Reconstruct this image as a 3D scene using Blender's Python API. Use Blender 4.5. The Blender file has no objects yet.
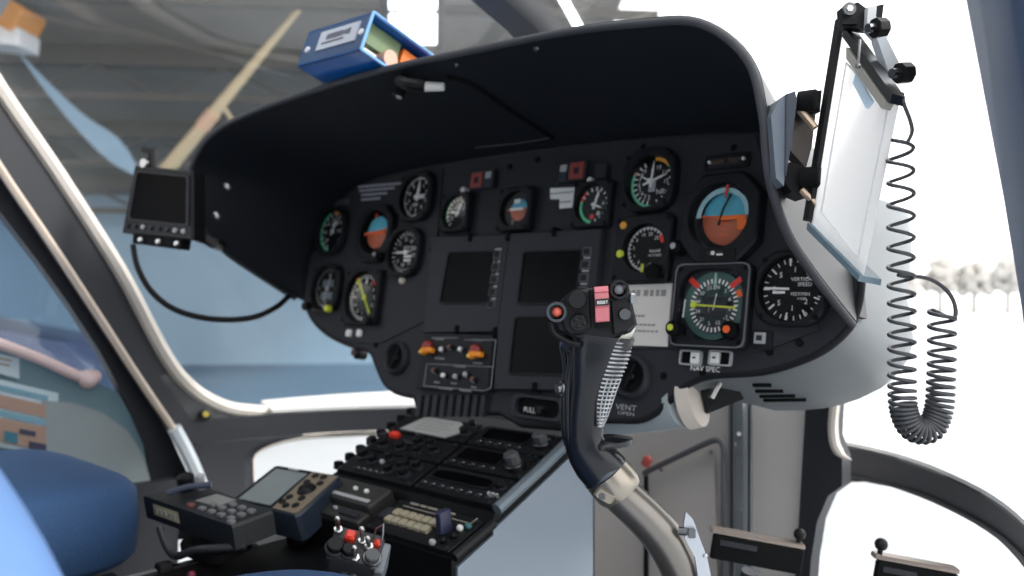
# Helicopter cockpit seen from the open right-hand door.
# World frame: x = aircraft right, y = aircraft forward, z = up, metres, cabin floor at z = 0.
import bpy, math, random
from mathutils import Matrix, Vector
random.seed(7)
sc = bpy.context.scene
COL = sc.collection
PI = math.pi
EZ = 0.68                      # eye height above the cabin floor
CAM = Vector((0.92, -0.92, EZ))
YAW = math.radians(44.0)
F = 870.0                      # focal length in pixels of the 1024 wide frame
CX, CY = 512.0, 295.0          # principal point / horizon row
CT, ST = math.cos(YAW), math.sin(YAW)
VR = Vector((CT, ST, 0)); VF = Vector((-ST, CT, 0)); VU = Vector((0, 0, 1))

# ---------------------------------------------------------------- survey helpers (photo pixel -> place)
def ray(px, py):
    return VF + VR * ((px - CX) / F) + VU * ((CY - py) / F)
def at_z(px, py, Z):            # at a camera depth
    return CAM + ray(px, py) * Z
def at_y(px, py, y):
    r = ray(px, py); return CAM + r * ((y - CAM.y) / r.y)
def at_x(px, py, x):
    r = ray(px, py); return CAM + r * ((x - CAM.x) / r.x)
def at_h(px, py, z):
    r = ray(px, py); return CAM + r * ((z - CAM.z) / r.z)
def on_plane(px, py, P, n):
    r = ray(px, py); return CAM + r * ((P - CAM).dot(n) / r.dot(n))

# ---------------------------------------------------------------- materials
def lin(c):
    o = []
    for v in c[:3]:
        v = v / 255.0
        o.append(v / 12.92 if v <= 0.04045 else ((v + 0.055) / 1.055) ** 2.4)
    return (*o, 1.0)
_mats = {}
def mat(name, rgb, rough=0.5, metal=0.0, var=0.0, scale=40.0, bump=0.0, spec=0.5, emit=0.0, aniso=0.0, stretch=None, coat=0.0):
    if name in _mats: return _mats[name]
    m = bpy.data.materials.new(name); m.use_nodes = True
    nt = m.node_tree; b = nt.nodes['Principled BSDF']
    c = lin(rgb)
    b.inputs['Base Color'].default_value = c
    b.inputs['Roughness'].default_value = rough
    b.inputs['Metallic'].default_value = metal
    b.inputs['Specular IOR Level'].default_value = spec
    if coat: b.inputs['Coat Weight'].default_value = coat
    if emit:
        b.inputs['Emission Color'].default_value = c
        b.inputs['Emission Strength'].default_value = emit
    if var or bump:
        tc = nt.nodes.new('ShaderNodeTexCoord'); no = nt.nodes.new('ShaderNodeTexNoise')
        no.inputs['Scale'].default_value = scale; no.inputs['Detail'].default_value = 4
        if stretch:
            mp = nt.nodes.new('ShaderNodeMapping'); mp.inputs['Scale'].default_value = stretch
            nt.links.new(tc.outputs['Object'], mp.inputs['Vector']); nt.links.new(mp.outputs['Vector'], no.inputs['Vector'])
        else:
            nt.links.new(tc.outputs['Object'], no.inputs['Vector'])
        if var:
            mx = nt.nodes.new('ShaderNodeMix'); mx.data_type = 'RGBA'
            mx.inputs[6].default_value = tuple(max(0, v * (1 - var)) for v in c[:3]) + (1,)
            mx.inputs[7].default_value = tuple(min(1, v * (1 + var)) for v in c[:3]) + (1,)
            nt.links.new(no.outputs['Fac'], mx.inputs[0]); nt.links.new(mx.outputs[2], b.inputs['Base Color'])
        if bump:
            bp = nt.nodes.new('ShaderNodeBump'); bp.inputs['Strength'].default_value = bump; bp.inputs['Distance'].default_value = 0.002
            nt.links.new(no.outputs['Fac'], bp.inputs['Height']); nt.links.new(bp.outputs['Normal'], b.inputs['Normal'])
    _mats[name] = m
    return m
def glassmat(name, gloss=0.05, tint=(1, 1, 1), rough=0.0, dirt=0.0, dirtcol=(200, 205, 205), k=.25):
    m = bpy.data.materials.new(name); m.use_nodes = True
    nt = m.node_tree; nt.nodes.clear()
    out = nt.nodes.new('ShaderNodeOutputMaterial'); tr = nt.nodes.new('ShaderNodeBsdfTransparent'); gl = nt.nodes.new('ShaderNodeBsdfGlossy')
    tr.inputs['Color'].default_value = (*tint, 1); gl.inputs['Roughness'].default_value = rough
    mx = nt.nodes.new('ShaderNodeMixShader')
    lw = nt.nodes.new('ShaderNodeLayerWeight'); lw.inputs['Blend'].default_value = 0.35
    ma = nt.nodes.new('ShaderNodeMath'); ma.operation = 'MULTIPLY_ADD'; ma.inputs[1].default_value = k; ma.inputs[2].default_value = gloss
    nt.links.new(lw.outputs['Fresnel'], ma.inputs[0]); nt.links.new(ma.outputs[0], mx.inputs[0])
    nt.links.new(tr.outputs[0], mx.inputs[1]); nt.links.new(gl.outputs[0], mx.inputs[2])
    last = mx
    if dirt:
        df = nt.nodes.new('ShaderNodeBsdfDiffuse'); df.inputs['Color'].default_value = lin(dirtcol)
        no = nt.nodes.new('ShaderNodeTexNoise'); no.inputs['Scale'].default_value = 5; no.inputs['Detail'].default_value = 6
        tc = nt.nodes.new('ShaderNodeTexCoord'); nt.links.new(tc.outputs['Object'], no.inputs['Vector'])
        m2 = nt.nodes.new('ShaderNodeMath'); m2.operation = 'MULTIPLY'; m2.inputs[1].default_value = dirt
        nt.links.new(no.outputs['Fac'], m2.inputs[0])
        mm = nt.nodes.new('ShaderNodeMixShader'); nt.links.new(m2.outputs[0], mm.inputs[0])
        nt.links.new(mx.outputs[0], mm.inputs[1]); nt.links.new(df.outputs[0], mm.inputs[2]); last = mm
    nt.links.new(last.outputs[0], out.inputs['Surface'])
    return m

# ---------------------------------------------------------------- mesh builder
_txt = {}
def text_mesh(s):
    if s not in _txt:
        cu = bpy.data.curves.new('t', 'FONT'); cu.body = s; cu.align_x = 'CENTER'; cu.align_y = 'CENTER'; cu.resolution_u = 2
        ob = bpy.data.objects.new('t', cu); COL.objects.link(ob)
        dg = bpy.context.evaluated_depsgraph_get(); ev = ob.evaluated_get(dg); me = ev.to_mesh()
        _txt[s] = ([tuple(v.co) for v in me.vertices], [tuple(p.vertices) for p in me.polygons])
        ev.to_mesh_clear(); bpy.data.objects.remove(ob); bpy.data.curves.remove(cu)
    return _txt[s]
def RX(a): return Matrix.Rotation(a, 4, 'X')
def RY(a): return Matrix.Rotation(a, 4, 'Y')
def RZ(a): return Matrix.Rotation(a, 4, 'Z')
def T(x, y=None, z=None):
    return Matrix.Translation(Vector(x) if y is None else Vector((x, y, z)))
def frame(o, x, y, z):
    m = Matrix.Identity(4)
    for i, a in enumerate((x, y, z)):
        for k in range(3): m[k][i] = a[k]
    for k in range(3): m[k][3] = o[k]
    return m
def axis(p0, p1):               # frame with z from p0 to p1
    p0, p1 = Vector(p0), Vector(p1); d = (p1 - p0)
    q = d.to_track_quat('Z', 'Y').to_matrix().to_4x4()
    return Matrix.Translation(p0) @ q, d.length

class MB:
    def __init__(s, M=None): s.v = []; s.f = []; s.mi = []; s.M = M or Matrix.Identity(4)
    def add(s, vs, fs, mi=0, M=None):
        b = len(s.v); m = s.M @ M if M is not None else s.M
        s.v.extend(m @ Vector(p) for p in vs)
        s.f.extend(tuple(b + i for i in f) for f in fs); s.mi.extend([mi] * len(fs))
        return s
    def prism(s, pts, z0, z1, mi=0, M=None, ch=0.0, cap0=True):
        n = len(pts); vs = []; fs = []
        if ch:
            cx = sum(p[0] for p in pts) / n; cy = sum(p[1] for p in pts) / n
            R = max(1e-9, max(math.hypot(p[0] - cx, p[1] - cy) for p in pts))
            k = 1 - ch / R
            rings = [(pts, z0), (pts, z1 - ch if z1 > z0 else z1 + ch), ([(cx + (p[0] - cx) * k, cy + (p[1] - cy) * k) for p in pts], z1)]
        else: rings = [(pts, z0), (pts, z1)]
        for r, z in rings: vs += [(p[0], p[1], z) for p in r]
        for k in range(len(rings) - 1):
            for i in range(n):
                j = (i + 1) % n; fs.append((k * n + i, k * n + j, (k + 1) * n + j, (k + 1) * n + i))
        if cap0: fs.append(tuple(range(n - 1, -1, -1)))
        fs.append(tuple((len(rings) - 1) * n + i for i in range(n)))
        return s.add(vs, fs, mi, M)
    def box(s, c, d, mi=0, M=None, ch=0.0):
        hx, hy = d[0] / 2, d[1] / 2
        m = T(c) if M is None else M @ T(c)
        return s.prism([(-hx, -hy), (hx, -hy), (hx, hy), (-hx, hy)], -d[2] / 2, d[2] / 2, mi, m, ch)
    def rbox(s, c, d, r, mi=0, M=None, ch=0.0, n=5):
        m = T(c) if M is None else M @ T(c)
        return s.prism(rrect(d[0], d[1], r, n), -d[2] / 2, d[2] / 2, mi, m, ch)
    def ring(s, outer, inner, z0, z1, zi=None, mi=0, M=None, ch=0.0):
        """frame: outer and inner outlines with the same point count"""
        n = len(outer); zi = z0 if zi is None else zi
        o2 = [(p[0] * 1.0, p[1] * 1.0) for p in outer]
        if ch:
            R = max(math.hypot(*p) for p in outer); k = 1 - ch / R; o2 = [(p[0] * k, p[1] * k) for p in outer]
        vs = [(p[0], p[1], z0) for p in outer] + [(p[0], p[1], z1 - ch) for p in outer] + [(p[0], p[1], z1) for p in o2] + \
             [(p[0], p[1], z1) for p in inner] + [(p[0], p[1], zi) for p in inner]
        fs = []
        for k in range(4):
            for i in range(n):
                j = (i + 1) % n; fs.append((k * n + i, k * n + j, (k + 1) * n + j, (k + 1) * n + i))
        return s.add(vs, fs, mi, M)
    def cyl(s, p0, p1, r0, r1=None, n=20, mi=0, M=None, ch=0.0):
        r1 = r0 if r1 is None else r1
        A, L = axis(p0, p1); m = A if M is None else M @ A
        prof = [(0, 0), (r0, 0)] + ([(r1, L - ch), (r1 - ch, L)] if ch else [(r1, L)]) + [(0, L)]
        return s.lathe(prof, n, mi, m)
    def lathe(s, prof, n=24, mi=0, M=None):
        vs = []; fs = []; idx = []
        for r, z in prof:
            if abs(r) < 1e-9: idx.append([len(vs)] * n); vs.append((0, 0, z))
            else:
                idx.append(list(range(len(vs), len(vs) + n)))
                vs += [(r * math.cos(2 * PI * i / n), r * math.sin(2 * PI * i / n), z) for i in range(n)]
        for a, b in zip(idx, idx[1:]):
            for i in range(n):
                j = (i + 1) % n; q = []
                for t in (a[i], a[j], b[j], b[i]):
                    if t not in q: q.append(t)
                if len(q) > 2: fs.append(tuple(q))
        return s.add(vs, fs, mi, M)
    def tube(s, path, r, n=10, mi=0, M=None, caps=True, sx=1.0):
        P = [Vector(p) for p in path]; vs = []; fs = []; N = len(P)
        rr = r if isinstance(r, (list, tuple)) else [r] * N
        tg = [(P[min(i + 1, N - 1)] - P[max(i - 1, 0)]).normalized() for i in range(N)]
        a = Vector((0, 0, 1)) if abs(tg[0].z) < 0.9 else Vector((1, 0, 0))
        nx = (a - tg[0] * a.dot(tg[0])).normalized()
        for i in range(N):
            nx = (nx - tg[i] * nx.dot(tg[i])).normalized(); ny = tg[i].cross(nx)
            for k in range(n):
                t = 2 * PI * k / n; vs.append(P[i] + nx * (rr[i] * math.cos(t) * sx) + ny * (rr[i] * math.sin(t)))
        for i in range(N - 1):
            for k in range(n):
                k2 = (k + 1) % n; fs.append((i * n + k, i * n + k2, (i + 1) * n + k2, (i + 1) * n + k))
        if caps: fs.append(tuple(range(n - 1, -1, -1))); fs.append(tuple((N - 1) * n + k for k in range(n)))
        return s.add(vs, fs, mi, M)
    def sphere(s, c, r, mi=0, M=None, n=16, sz=1.0):
        k = n // 2; prof = [(r * math.sin(PI * i / k), -r * sz * math.cos(PI * i / k)) for i in range(k + 1)]
        prof[0] = (0, prof[0][1]); prof[-1] = (0, prof[-1][1])
        m = T(c) if M is None else M @ T(c)
        return s.lathe(prof, n, mi, m)
    def loft(s, rings, closed=True, caps=False, mi=0, M=None):
        n = len(rings[0]); vs = [p for r in rings for p in r]; fs = []
        for k in range(len(rings) - 1):
            for i in range(n if closed else n - 1):
                j = (i + 1) % n; fs.append((k * n + i, k * n + j, (k + 1) * n + j, (k + 1) * n + i))
        if caps: fs.append(tuple(range(n - 1, -1, -1))); fs.append(tuple((len(rings) - 1) * n + i for i in range(n)))
        return s.add(vs, fs, mi, M)
    def text(s, t, size, M=None, mi=0, sx=1.0):
        vs, fs = text_mesh(t)
        return s.add([(x * size * sx, y * size, z) for x, y, z in vs], fs, mi, M)
    def quad(s, pts, mi=0, M=None): return s.add(pts, [tuple(range(len(pts)))], mi, M)
    def sheet(s, rings, th, mi=0, M=None, mi_top=None):
        """open grid of points given thickness th along its vertex normals"""
        nr, n = len(rings), len(rings[0]); V = [[Vector(p) for p in r] for r in rings]; N = []
        for k in range(nr):
            row = []
            for i in range(n):
                a = V[k][min(i + 1, n - 1)] - V[k][max(i - 1, 0)]; b = V[min(k + 1, nr - 1)][i] - V[max(k - 1, 0)][i]
                q = a.cross(b); row.append(q.normalized() if q.length > 1e-12 else Vector((0, 0, 1)))
            N.append(row)
        top = [[V[k][i] + N[k][i] * th for i in range(n)] for k in range(nr)]
        vs = [p for r in V for p in r] + [p for r in top for p in r]; o = nr * n; fs = []
        for k in range(nr - 1):
            for i in range(n - 1):
                a, b, c, d = k * n + i, k * n + i + 1, (k + 1) * n + i + 1, (k + 1) * n + i
                fs.append((d, c, b, a)); fs.append((o + a, o + b, o + c, o + d))
        for i in range(n - 1):
            fs.append((i, i + 1, o + i + 1, o + i)); b = (nr - 1) * n; fs.append((b + i + 1, b + i, o + b + i, o + b + i + 1))
        for k in range(nr - 1):
            fs.append(((k + 1) * n, k * n, o + k * n, o + (k + 1) * n)); e = n - 1
            fs.append((k * n + e, (k + 1) * n + e, o + (k + 1) * n + e, o + k * n + e))
        s.add(vs, fs, mi, M)
        if mi_top is not None:
            b0 = len(s.mi) - len(fs)
            for q in range((nr - 1) * (n - 1)): s.mi[b0 + 2 * q + 1] = mi_top
        return s
    def build(s, name, mats, parent=None, world=False, smooth=35, sub=0):
        me = bpy.data.meshes.new(name)
        vs = s.v
        if world and parent is not None:
            inv = wm(parent).inverted(); vs = [inv @ p for p in vs]
        me.from_pydata([tuple(p) for p in vs], [], s.f)
        for m in (mats if isinstance(mats, (list, tuple)) else [mats]): me.materials.append(m)
        me.polygons.foreach_set('material_index', s.mi)
        me.validate()
        import bmesh
        bm = bmesh.new(); bm.from_mesh(me); bmesh.ops.recalc_face_normals(bm, faces=bm.faces[:]); bm.to_mesh(me); bm.free()
        if smooth:
            me.polygons.foreach_set('use_smooth', [True] * len(me.polygons)); me.set_sharp_from_angle(angle=math.radians(smooth))
        me.update()
        o = bpy.data.objects.new(name, me); COL.objects.link(o)
        if parent is not None: o.parent = parent
        if sub:
            md = o.modifiers.new('s', 'SUBSURF'); md.levels = sub; md.render_levels = sub
        return o
def wm(o):
    m = o.matrix_basis.copy()
    while o.parent is not None: o = o.parent; m = o.matrix_basis @ m
    return m
def tag(o, label, cat, group=None):
    o['label'] = label; o['category'] = cat
    if group: o['group'] = group
    return o
def thing(name, label, cat, E=None, group=None):
    o = bpy.data.objects.new(name, None); COL.objects.link(o); o.empty_display_size = 0.02
    if E is not None: o.matrix_basis = E if isinstance(E, Matrix) else T(E)
    return tag(o, label, cat, group)
def struct(o, label=None, cat=None):
    o['kind'] = 'structure'
    if label: o['label'] = label
    if cat: o['category'] = cat
    return o
def single(mb, name, mats, label, cat, E=None, group=None, smooth=35):
    """a thing that is one mesh; its vertices are given in its own frame"""
    o = mb.build(name, mats, None, smooth=smooth)
    if E is not None: o.matrix_basis = E
    return tag(o, label, cat, group)
def rrect(w, h, r, n=5):
    pts = []
    for cx, cy, a0 in ((w/2 - r, h/2 - r, 0), (-w/2 + r, h/2 - r, PI/2), (-w/2 + r, -h/2 + r, PI), (w/2 - r, -h/2 + r, 1.5*PI)):
        pts += [(cx + r * math.cos(a0 + PI/2 * i / n), cy + r * math.sin(a0 + PI/2 * i / n)) for i in range(n + 1)]
    return pts
def circ(r, n=40, a0=0): return [(r * math.cos(a0 + 2*PI*i/n), r * math.sin(a0 + 2*PI*i/n)) for i in range(n)]
def radial(poly, n=64):
    """resample a star-shaped outline at n equal angles"""
    out = []
    for i in range(n):
        a = 2*PI*i/n; d = (math.cos(a), math.sin(a)); best = 0
        for p, q in zip(poly, poly[1:] + poly[:1]):
            ex, ey = q[0]-p[0], q[1]-p[1]; det = d[0]*(-ey) + ex*d[1]
            if abs(det) < 1e-12: continue
            t = (p[0]*(-ey) + ex*p[1]) / det; u = (d[0]*p[1] - d[1]*p[0]) / det
            if t > 0 and -1e-6 <= u <= 1 + 1e-6: best = max(best, t)
        out.append((d[0]*best, d[1]*best))
    return out
def smooth_path(P, k=6):
    P = [Vector(p) for p in P]; out = []
    for i in range(len(P) - 1):
        p0, p1, p2, p3 = P[max(i-1, 0)], P[i], P[i+1], P[min(i+2, len(P)-1)]
        for j in range(k):
            t = j / k
            out.append(0.5 * ((2*p1) + (p2-p0)*t + (2*p0-5*p1+4*p2-p3)*t*t + (3*p1-p0-3*p2+p3)*t**3))
    out.append(P[-1]); return out

# ---------------------------------------------------------------- palette
BLK = mat('black_plastic', (22, 23, 25), 0.45, var=0.15, spec=0.22)
BLKM = mat('black_matte', (15, 16, 18), 0.7, var=0.15, scale=80, spec=0.12)
PANEL = mat('panel_grey_black', (51, 51, 56), 0.55, var=0.10, scale=60, bump=0.05, spec=0.15)
BEZ = mat('bezel_black', (30, 31, 35), 0.5, var=0.10, spec=0.2)
BEZG = mat('bezel_grey', (50, 51, 57), 0.5, var=0.08, spec=0.2)
HOODM = mat('glareshield_black', (31, 35, 41), 0.6, var=0.18, scale=12, bump=0.1, spec=0.12)
HOODRIM = mat('rim_grey', (66, 68, 73), 0.5, var=0.1, spec=0.2)
DIAL = mat('dial_black', (10, 10, 12), 0.6, spec=0.1)
WHITE = mat('marking_white', (245, 245, 242), 0.6)
GREYT = mat('marking_grey', (176, 178, 181), 0.6)
GREEN = mat('marking_green', (110, 235, 180), 0.6)
RED = mat('marking_red', (235, 60, 45), 0.5)
ORANGE = mat('marking_orange', (245, 105, 45), 0.5)
AMBER = mat('amber', (240, 170, 60), 0.4)
YEL = mat('marking_yellow', (215, 225, 70), 0.5)
SKYB = mat('horizon_blue', (95, 195, 222), 0.5)
EARTH = mat('horizon_brown', (190, 100, 68), 0.5)
STEEL = mat('steel', (190, 190, 190), 0.28, metal=1.0, var=0.06)
DSTEEL = mat('dark_steel', (105, 107, 110), 0.35, metal=1.0, var=0.08)
ALU = mat('painted_grey_metal', (150, 158, 164), 0.45, metal=0.15, var=0.05, scale=8)
SCREEN = mat('dark_screen', (6, 7, 10), 0.3, spec=0.06)
PAPER = mat('paper', (222, 218, 212), 0.7, var=0.04)
INK = mat('ink_grey', (150, 148, 146), 0.7)
INKB = mat('ink_black', (30, 30, 32), 0.7)
GLASS = glassmat('instrument_glass', 0.008, k=.06)
# ================================================================ outside: apron, hangar, trees
def camf(px, Z, z):             # a spot on the ground plan at camera depth Z, height z above the cabin floor
    p = CAM + (VF + VR * ((px - CX) / F)) * Z; return Vector((p.x, p.y, z))
GZ = -0.62
CONC = mat('concrete', (190, 194, 198), 0.8, var=0.12, scale=1.2)
m = MB(); m.quad([(-60, -30, GZ), (60, -30, GZ), (60, 90, GZ), (-60, 90, GZ)])
struct(m.build('ground', CONC, smooth=0), 'pale concrete apron outside the cockpit windows', 'ground')
HF = frame(camf(512, 0, GZ), VR.normalized(), VF.normalized(), VU) @ RZ(math.radians(6))
BLUEF = mat('hangar_floor_paint', (92, 122, 148), 0.5, var=0.12, scale=0.8)
m = MB(HF); m.box((-7.5, 13.2, 0.004), (24, 7.0, 0.02))
struct(m.build('floor', BLUEF, smooth=0), 'blue painted hangar floor seen through the left windscreen', 'floor')
HWALL = mat('hangar_wall', (150, 178, 198), 0.7, var=0.08, scale=0.7, stretch=(4, 1, .3))
m = MB(HF)
m.box((-7.5, 16.6, 1.6), (24, 0.15, 3.2))
for k in range(60): m.box((-19.3 + k * 0.4, 16.53, 1.6), (0.05, 0.015, 3.2))
struct(m.build('wall_rear', HWALL, smooth=0), 'pale blue ribbed hangar wall beyond the left windscreen', 'wall')
m = MB(HF); m.box((-.6, -7, 1.2), (6.4, .2, 3.6))  # unseen dark wall, added so glossy black parts reflect a dark centre
for k in range(4): m.box((-3.6 + k * 2, -6.8, 1.2), (.2, .3, 3.6))
struct(m.build('wall_added_back', mat('added_wall_dark', (66, 72, 82), .8, var=.1, scale=.6), smooth=0), 'added dark grey wall behind the open cabin door for dark reflections', 'wall')
m = MB(HF); m.box((-19.5, 9, 2.4), (0.15, 15, 4.8))
struct(m.build('wall_left', HWALL, smooth=0), 'pale blue hangar side wall beyond the left door window', 'wall')
HROOF = mat('hangar_roof', (124, 120, 114), 0.8, var=0.4, scale=0.8)
HBEAM = mat('hangar_beam', (84, 82, 79), 0.7, var=0.15, scale=2)
m = MB(HF)
m.sheet([[Vector((x, y, z)) for x in (-20, -12, -4, 2.3)] for y, z in ((16.7, 3.2), (12, 4.3), (8, 5.2), (3, 6.2))], 0.12)
struct(m.build('ceiling', HROOF, smooth=0), 'dim grey hangar roof underside above the wall', 'ceiling')
m = MB(HF)
for y, z in ((15.6, 3.25), (13.4, 3.75), (11.2, 4.25), (9, 4.75)):
    m.box((-9, y, z), (23, 0.16, 0.26))
    for k in range(14): m.cyl((-20 + k * 1.6, y, z - .1), (-19.2 + k * 1.6, y, z - 0.5), 0.03, n=6); m.cyl((-19.2 + k * 1.6, y, z - .5), (-18.4 + k * 1.6, y, z - 0.1), 0.03, n=6)
    m.box((-9, y, z - 0.5), (23, 0.08, 0.1))
struct(m.build('trim_1', HBEAM, smooth=0), 'dark steel roof trusses of the hangar', 'trim')
# skylight and edge strips in the roof
LIT = mat('daylight_panel', (235, 240, 245), 0.6, emit=2.2)
def roof_pt(px, py, dz=.18):
    best = None
    for i in range(400):
        Z = 4 + i * 0.03; p = at_z(px, py, Z); q = HF.inverted() @ p
        y = q.y; z = 3.2 + (16.7 - y) * 0.2232
        if q.z >= z - dz: return p
    return at_z(px, py, 15)
w = thing('skylight', 'white daylight panel in the hangar roof above the blue box', 'skylight', roof_pt(412, 22), None)
w['kind'] = 'structure'
m = MB(); P = [roof_pt(384, -30, .8), roof_pt(442, -30, .8), roof_pt(440, 46, .8), roof_pt(386, 46, .8)]
m.quad(P); m.build('pane', LIT, w, world=True, smooth=0)
m = MB()
for a, b in ((0, 1), (1, 2), (2, 3), (3, 0)): m.tube([P[a], P[b]], 0.05, 6)
a = P[0].lerp(P[3], .50); b = P[1].lerp(P[2], .50); m.tube([a, b], 0.03, 6)
m.build('frame', HBEAM, w, world=True)
for i, (a, b, wd) in enumerate(((522, 545, 8), (556, 578, 9))):
    m = MB(); P = [roof_pt(a, -6, .8), roof_pt(a + wd, -6, .8), roof_pt(b + wd, 34, .8), roof_pt(b, 34, .8)]
    m.quad(P)
    o = m.build('roof_light_strip', LIT, smooth=0); o['kind'] = 'structure'
    tag(o, ('narrow bright strip between the roof sheets, nearer the windscreen post', 'wider bright strip between the roof sheets, farther from the windscreen post')[i], 'roof light', 'bright strips in the hangar roof')
# leaning pole
m = MB(); a = at_z(150, 190, 10.5); b = at_z(300, 8, 9.2); A, L = axis(a, b)
m.cyl((0, 0, 0), (0, 0, L), 0.1, 0.03, n=12); m.cyl((0, 0, L * .38), (0, 0, L * .46), 0.085, n=12, mi=1); m.cyl((0.02, 0, L * .5), (0.3, 0, L * .44), 0.03, n=8)
single(m, 'leaning_pole', [mat('pale_wood', (196, 178, 146), 0.6, var=0.15, scale=3), mat('pole_band', (205, 170, 145), .6)], 'pale tan pole leaning diagonally beyond the left windscreen', 'pole', A)
# bluish windscreen reflection, built as a thin curved strip under the roof
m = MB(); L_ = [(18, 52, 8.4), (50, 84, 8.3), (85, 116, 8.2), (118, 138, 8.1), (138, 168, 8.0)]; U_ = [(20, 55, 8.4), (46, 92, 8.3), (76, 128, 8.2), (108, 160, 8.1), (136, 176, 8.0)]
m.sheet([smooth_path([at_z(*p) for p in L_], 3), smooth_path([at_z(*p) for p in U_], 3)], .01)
o = m.build('reflection_streak', mat('streak_pale_blue', (120, 145, 165), .7, var=.1, scale=2)); tag(o, 'pale blue strip shaped as a windscreen reflection below the hangar roof', 'sheet')
# overhead heater
c = at_z(4, 28, 9.5)
t = thing('overhead_heater', 'orange unit with white lower bar hung under hangar roof', 'heater', frame(c, VR, VF, VU))
m = MB(); m.rbox((-0.15, 0, 0.15), (0.8, 0.5, 0.30), .05, ch=.03, M=RY(math.radians(28))); m.build('casing', mat('heater_orange', (205, 140, 70), .5), t)
m = MB(); m.rbox((-0.15, 0, -0.12), (0.9, 0.45, 0.2), .05, M=RY(math.radians(6)), ch=.03); m.build('reflector', mat('heater_white', (225, 225, 228), .4), t)
m = MB(); m.cyl((-0.4, 0, .2), (-0.4, 0, 1.4), 0.02); m.cyl((0.1, 0, .2), (0.1, 0, 1.4), 0.02); m.build('hanger_rod', HBEAM, t)
# parked car seen through the left door window
CARB = mat('car_blue_grey', (52, 60, 84), 0.3, var=0.05, coat=0.5)
ce = camf(-175, 7.2, GZ)
t = thing('car', 'dark blue grey car parked outside the left door window', 'car', frame(ce, VR, VF, VU) @ RZ(math.radians(20)))
prof = [(-2.1, .3), (-2.15, .8), (-1.9, 1.0), (-1.2, 1.1), (-0.6, 1.5), (0.5, 1.52), (1.1, 1.1), (1.9, .92), (2.1, .7), (2.1, .3)]
m = MB(); m.prism(prof, -0.85, 0.85, M=RX(PI/2), ch=.05); m.build('body', CARB, t)
m = MB()
m.prism([(-1.05, 1.12), (-.55, 1.45), (.45, 1.46), (.95, 1.12)], -0.86, 0.86, M=RX(PI/2)); m.build('side_window', SCREEN, t)
for x in (-1.3, 1.3):
    for y in (-.8, .8):
        m = MB(); m.cyl((x, y - .1, .32), (x, y + .1, .32), .32, n=24, ch=.03); m.build('wheel', BLKM, t)
m = MB(); m.box((-2.12, -.6, .75), (.1, .35, .15)); m.box((-2.12, .6, .75), (.1, .35, .15)); m.build('tail_light', RED, t)
# far trees on the bright side
TREEM = mat('hazed_tree', (176, 172, 166), 0.9, var=0.15, scale=1.5)  # distant haze is put into this pale tree colour
for i, (px, Z, h) in enumerate(((905, 62, 4.0), (940, 62, 4.6), (974, 62, 4.3), (1008, 62, 4.9))):
    b = camf(px, Z, GZ)
    lab = ('small pale bare tree nearest the coiled cord', 'pale bare tree just beyond the loop of coiled cord', 'low pale bare tree between the cord and the door post',
           'taller pale bare tree by the right door post')[i]
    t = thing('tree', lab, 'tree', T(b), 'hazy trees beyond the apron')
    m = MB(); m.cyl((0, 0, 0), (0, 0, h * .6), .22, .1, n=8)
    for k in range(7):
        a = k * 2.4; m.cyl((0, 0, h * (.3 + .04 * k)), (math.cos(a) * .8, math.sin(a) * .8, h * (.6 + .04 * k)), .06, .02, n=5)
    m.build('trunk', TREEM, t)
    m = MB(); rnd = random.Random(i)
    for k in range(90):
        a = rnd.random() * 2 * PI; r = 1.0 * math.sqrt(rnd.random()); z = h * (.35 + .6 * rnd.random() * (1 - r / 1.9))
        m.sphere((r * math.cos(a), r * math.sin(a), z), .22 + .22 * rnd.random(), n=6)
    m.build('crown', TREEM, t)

# ================================================================ cabin shell
FRM = mat('cabin_frame_grey', (44, 46, 52), 0.55, var=0.08, scale=6, bump=0.04)
SEAL = mat('cream_seal', (225, 218, 208), 0.45, var=0.05)
DOORI = mat('door_inner_teal', (112, 142, 154), 0.55, var=0.05, scale=5)
NOSEW = mat('nose_white', (232, 232, 230), 0.35)
m = MB(); m.box((0, -.65, -0.02), (1.5, 2.1, 0.04)); m.box((0, .3, -.02), (.95, .5, .04))
struct(m.build('floor', mat('cabin_floor', (70, 72, 76), .7, var=.1), smooth=0), 'dark grey cabin floor under the seats', 'floor')
m = MB(); m.sheet([[Vector((x, y, EZ + .52 - .10 * abs(x / .74) ** 3)) for y in (-2.0, -1.2, -.75, -.5)] for x in (-.74, -.5, -.2, .2, .5, .74)], .03)
struct(m.build('ceiling', mat('cabin_roof', (190, 192, 195), .7), smooth=30), 'grey cabin roof above the seats', 'ceiling')
m = MB(); m.box((0, -2.0, .6), (1.48, .03, 1.2))
struct(m.build('wall_rear', mat('rear_bulkhead', (150, 152, 158), .8), smooth=0), 'dark grey rear cabin bulkhead', 'wall')

# nose plan curve, lower window sill
NC = smooth_path([(-.745, -.14, 0), (-.69, .08, 0), (-.56, .30, 0), (-.36, .47, 0), (0, .55, 0), (.36, .47, 0), (.56, .30, 0), (.69, .08, 0), (.745, -.14, 0)], 6)
SZ = EZ - .250
def sill_h(i): return .046 if i < len(NC) // 2 else .046 - .016 * min(1, (i - len(NC) // 2) / 14)
def inward(i):
    a, b = NC[max(i-1, 0)], NC[min(i+1, len(NC)-1)]; d = (b - a).normalized(); return Vector((d.y, -d.x, 0))
n = len(NC)
m = MB(); rings = []
for i, p in enumerate(NC):
    q = inward(i); h = sill_h(i)
    a = Vector((p.x, p.y, 0)); b = a - q * .05
    rings.append([(a.x, a.y, SZ), (a.x, a.y, SZ - h), (b.x, b.y, SZ - h - .005), (b.x, b.y, SZ - .004)])
m.loft(rings, caps=True)
struct(m.build('trim_2', FRM), 'dark grey curved sill below the windscreen', 'trim')
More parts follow.
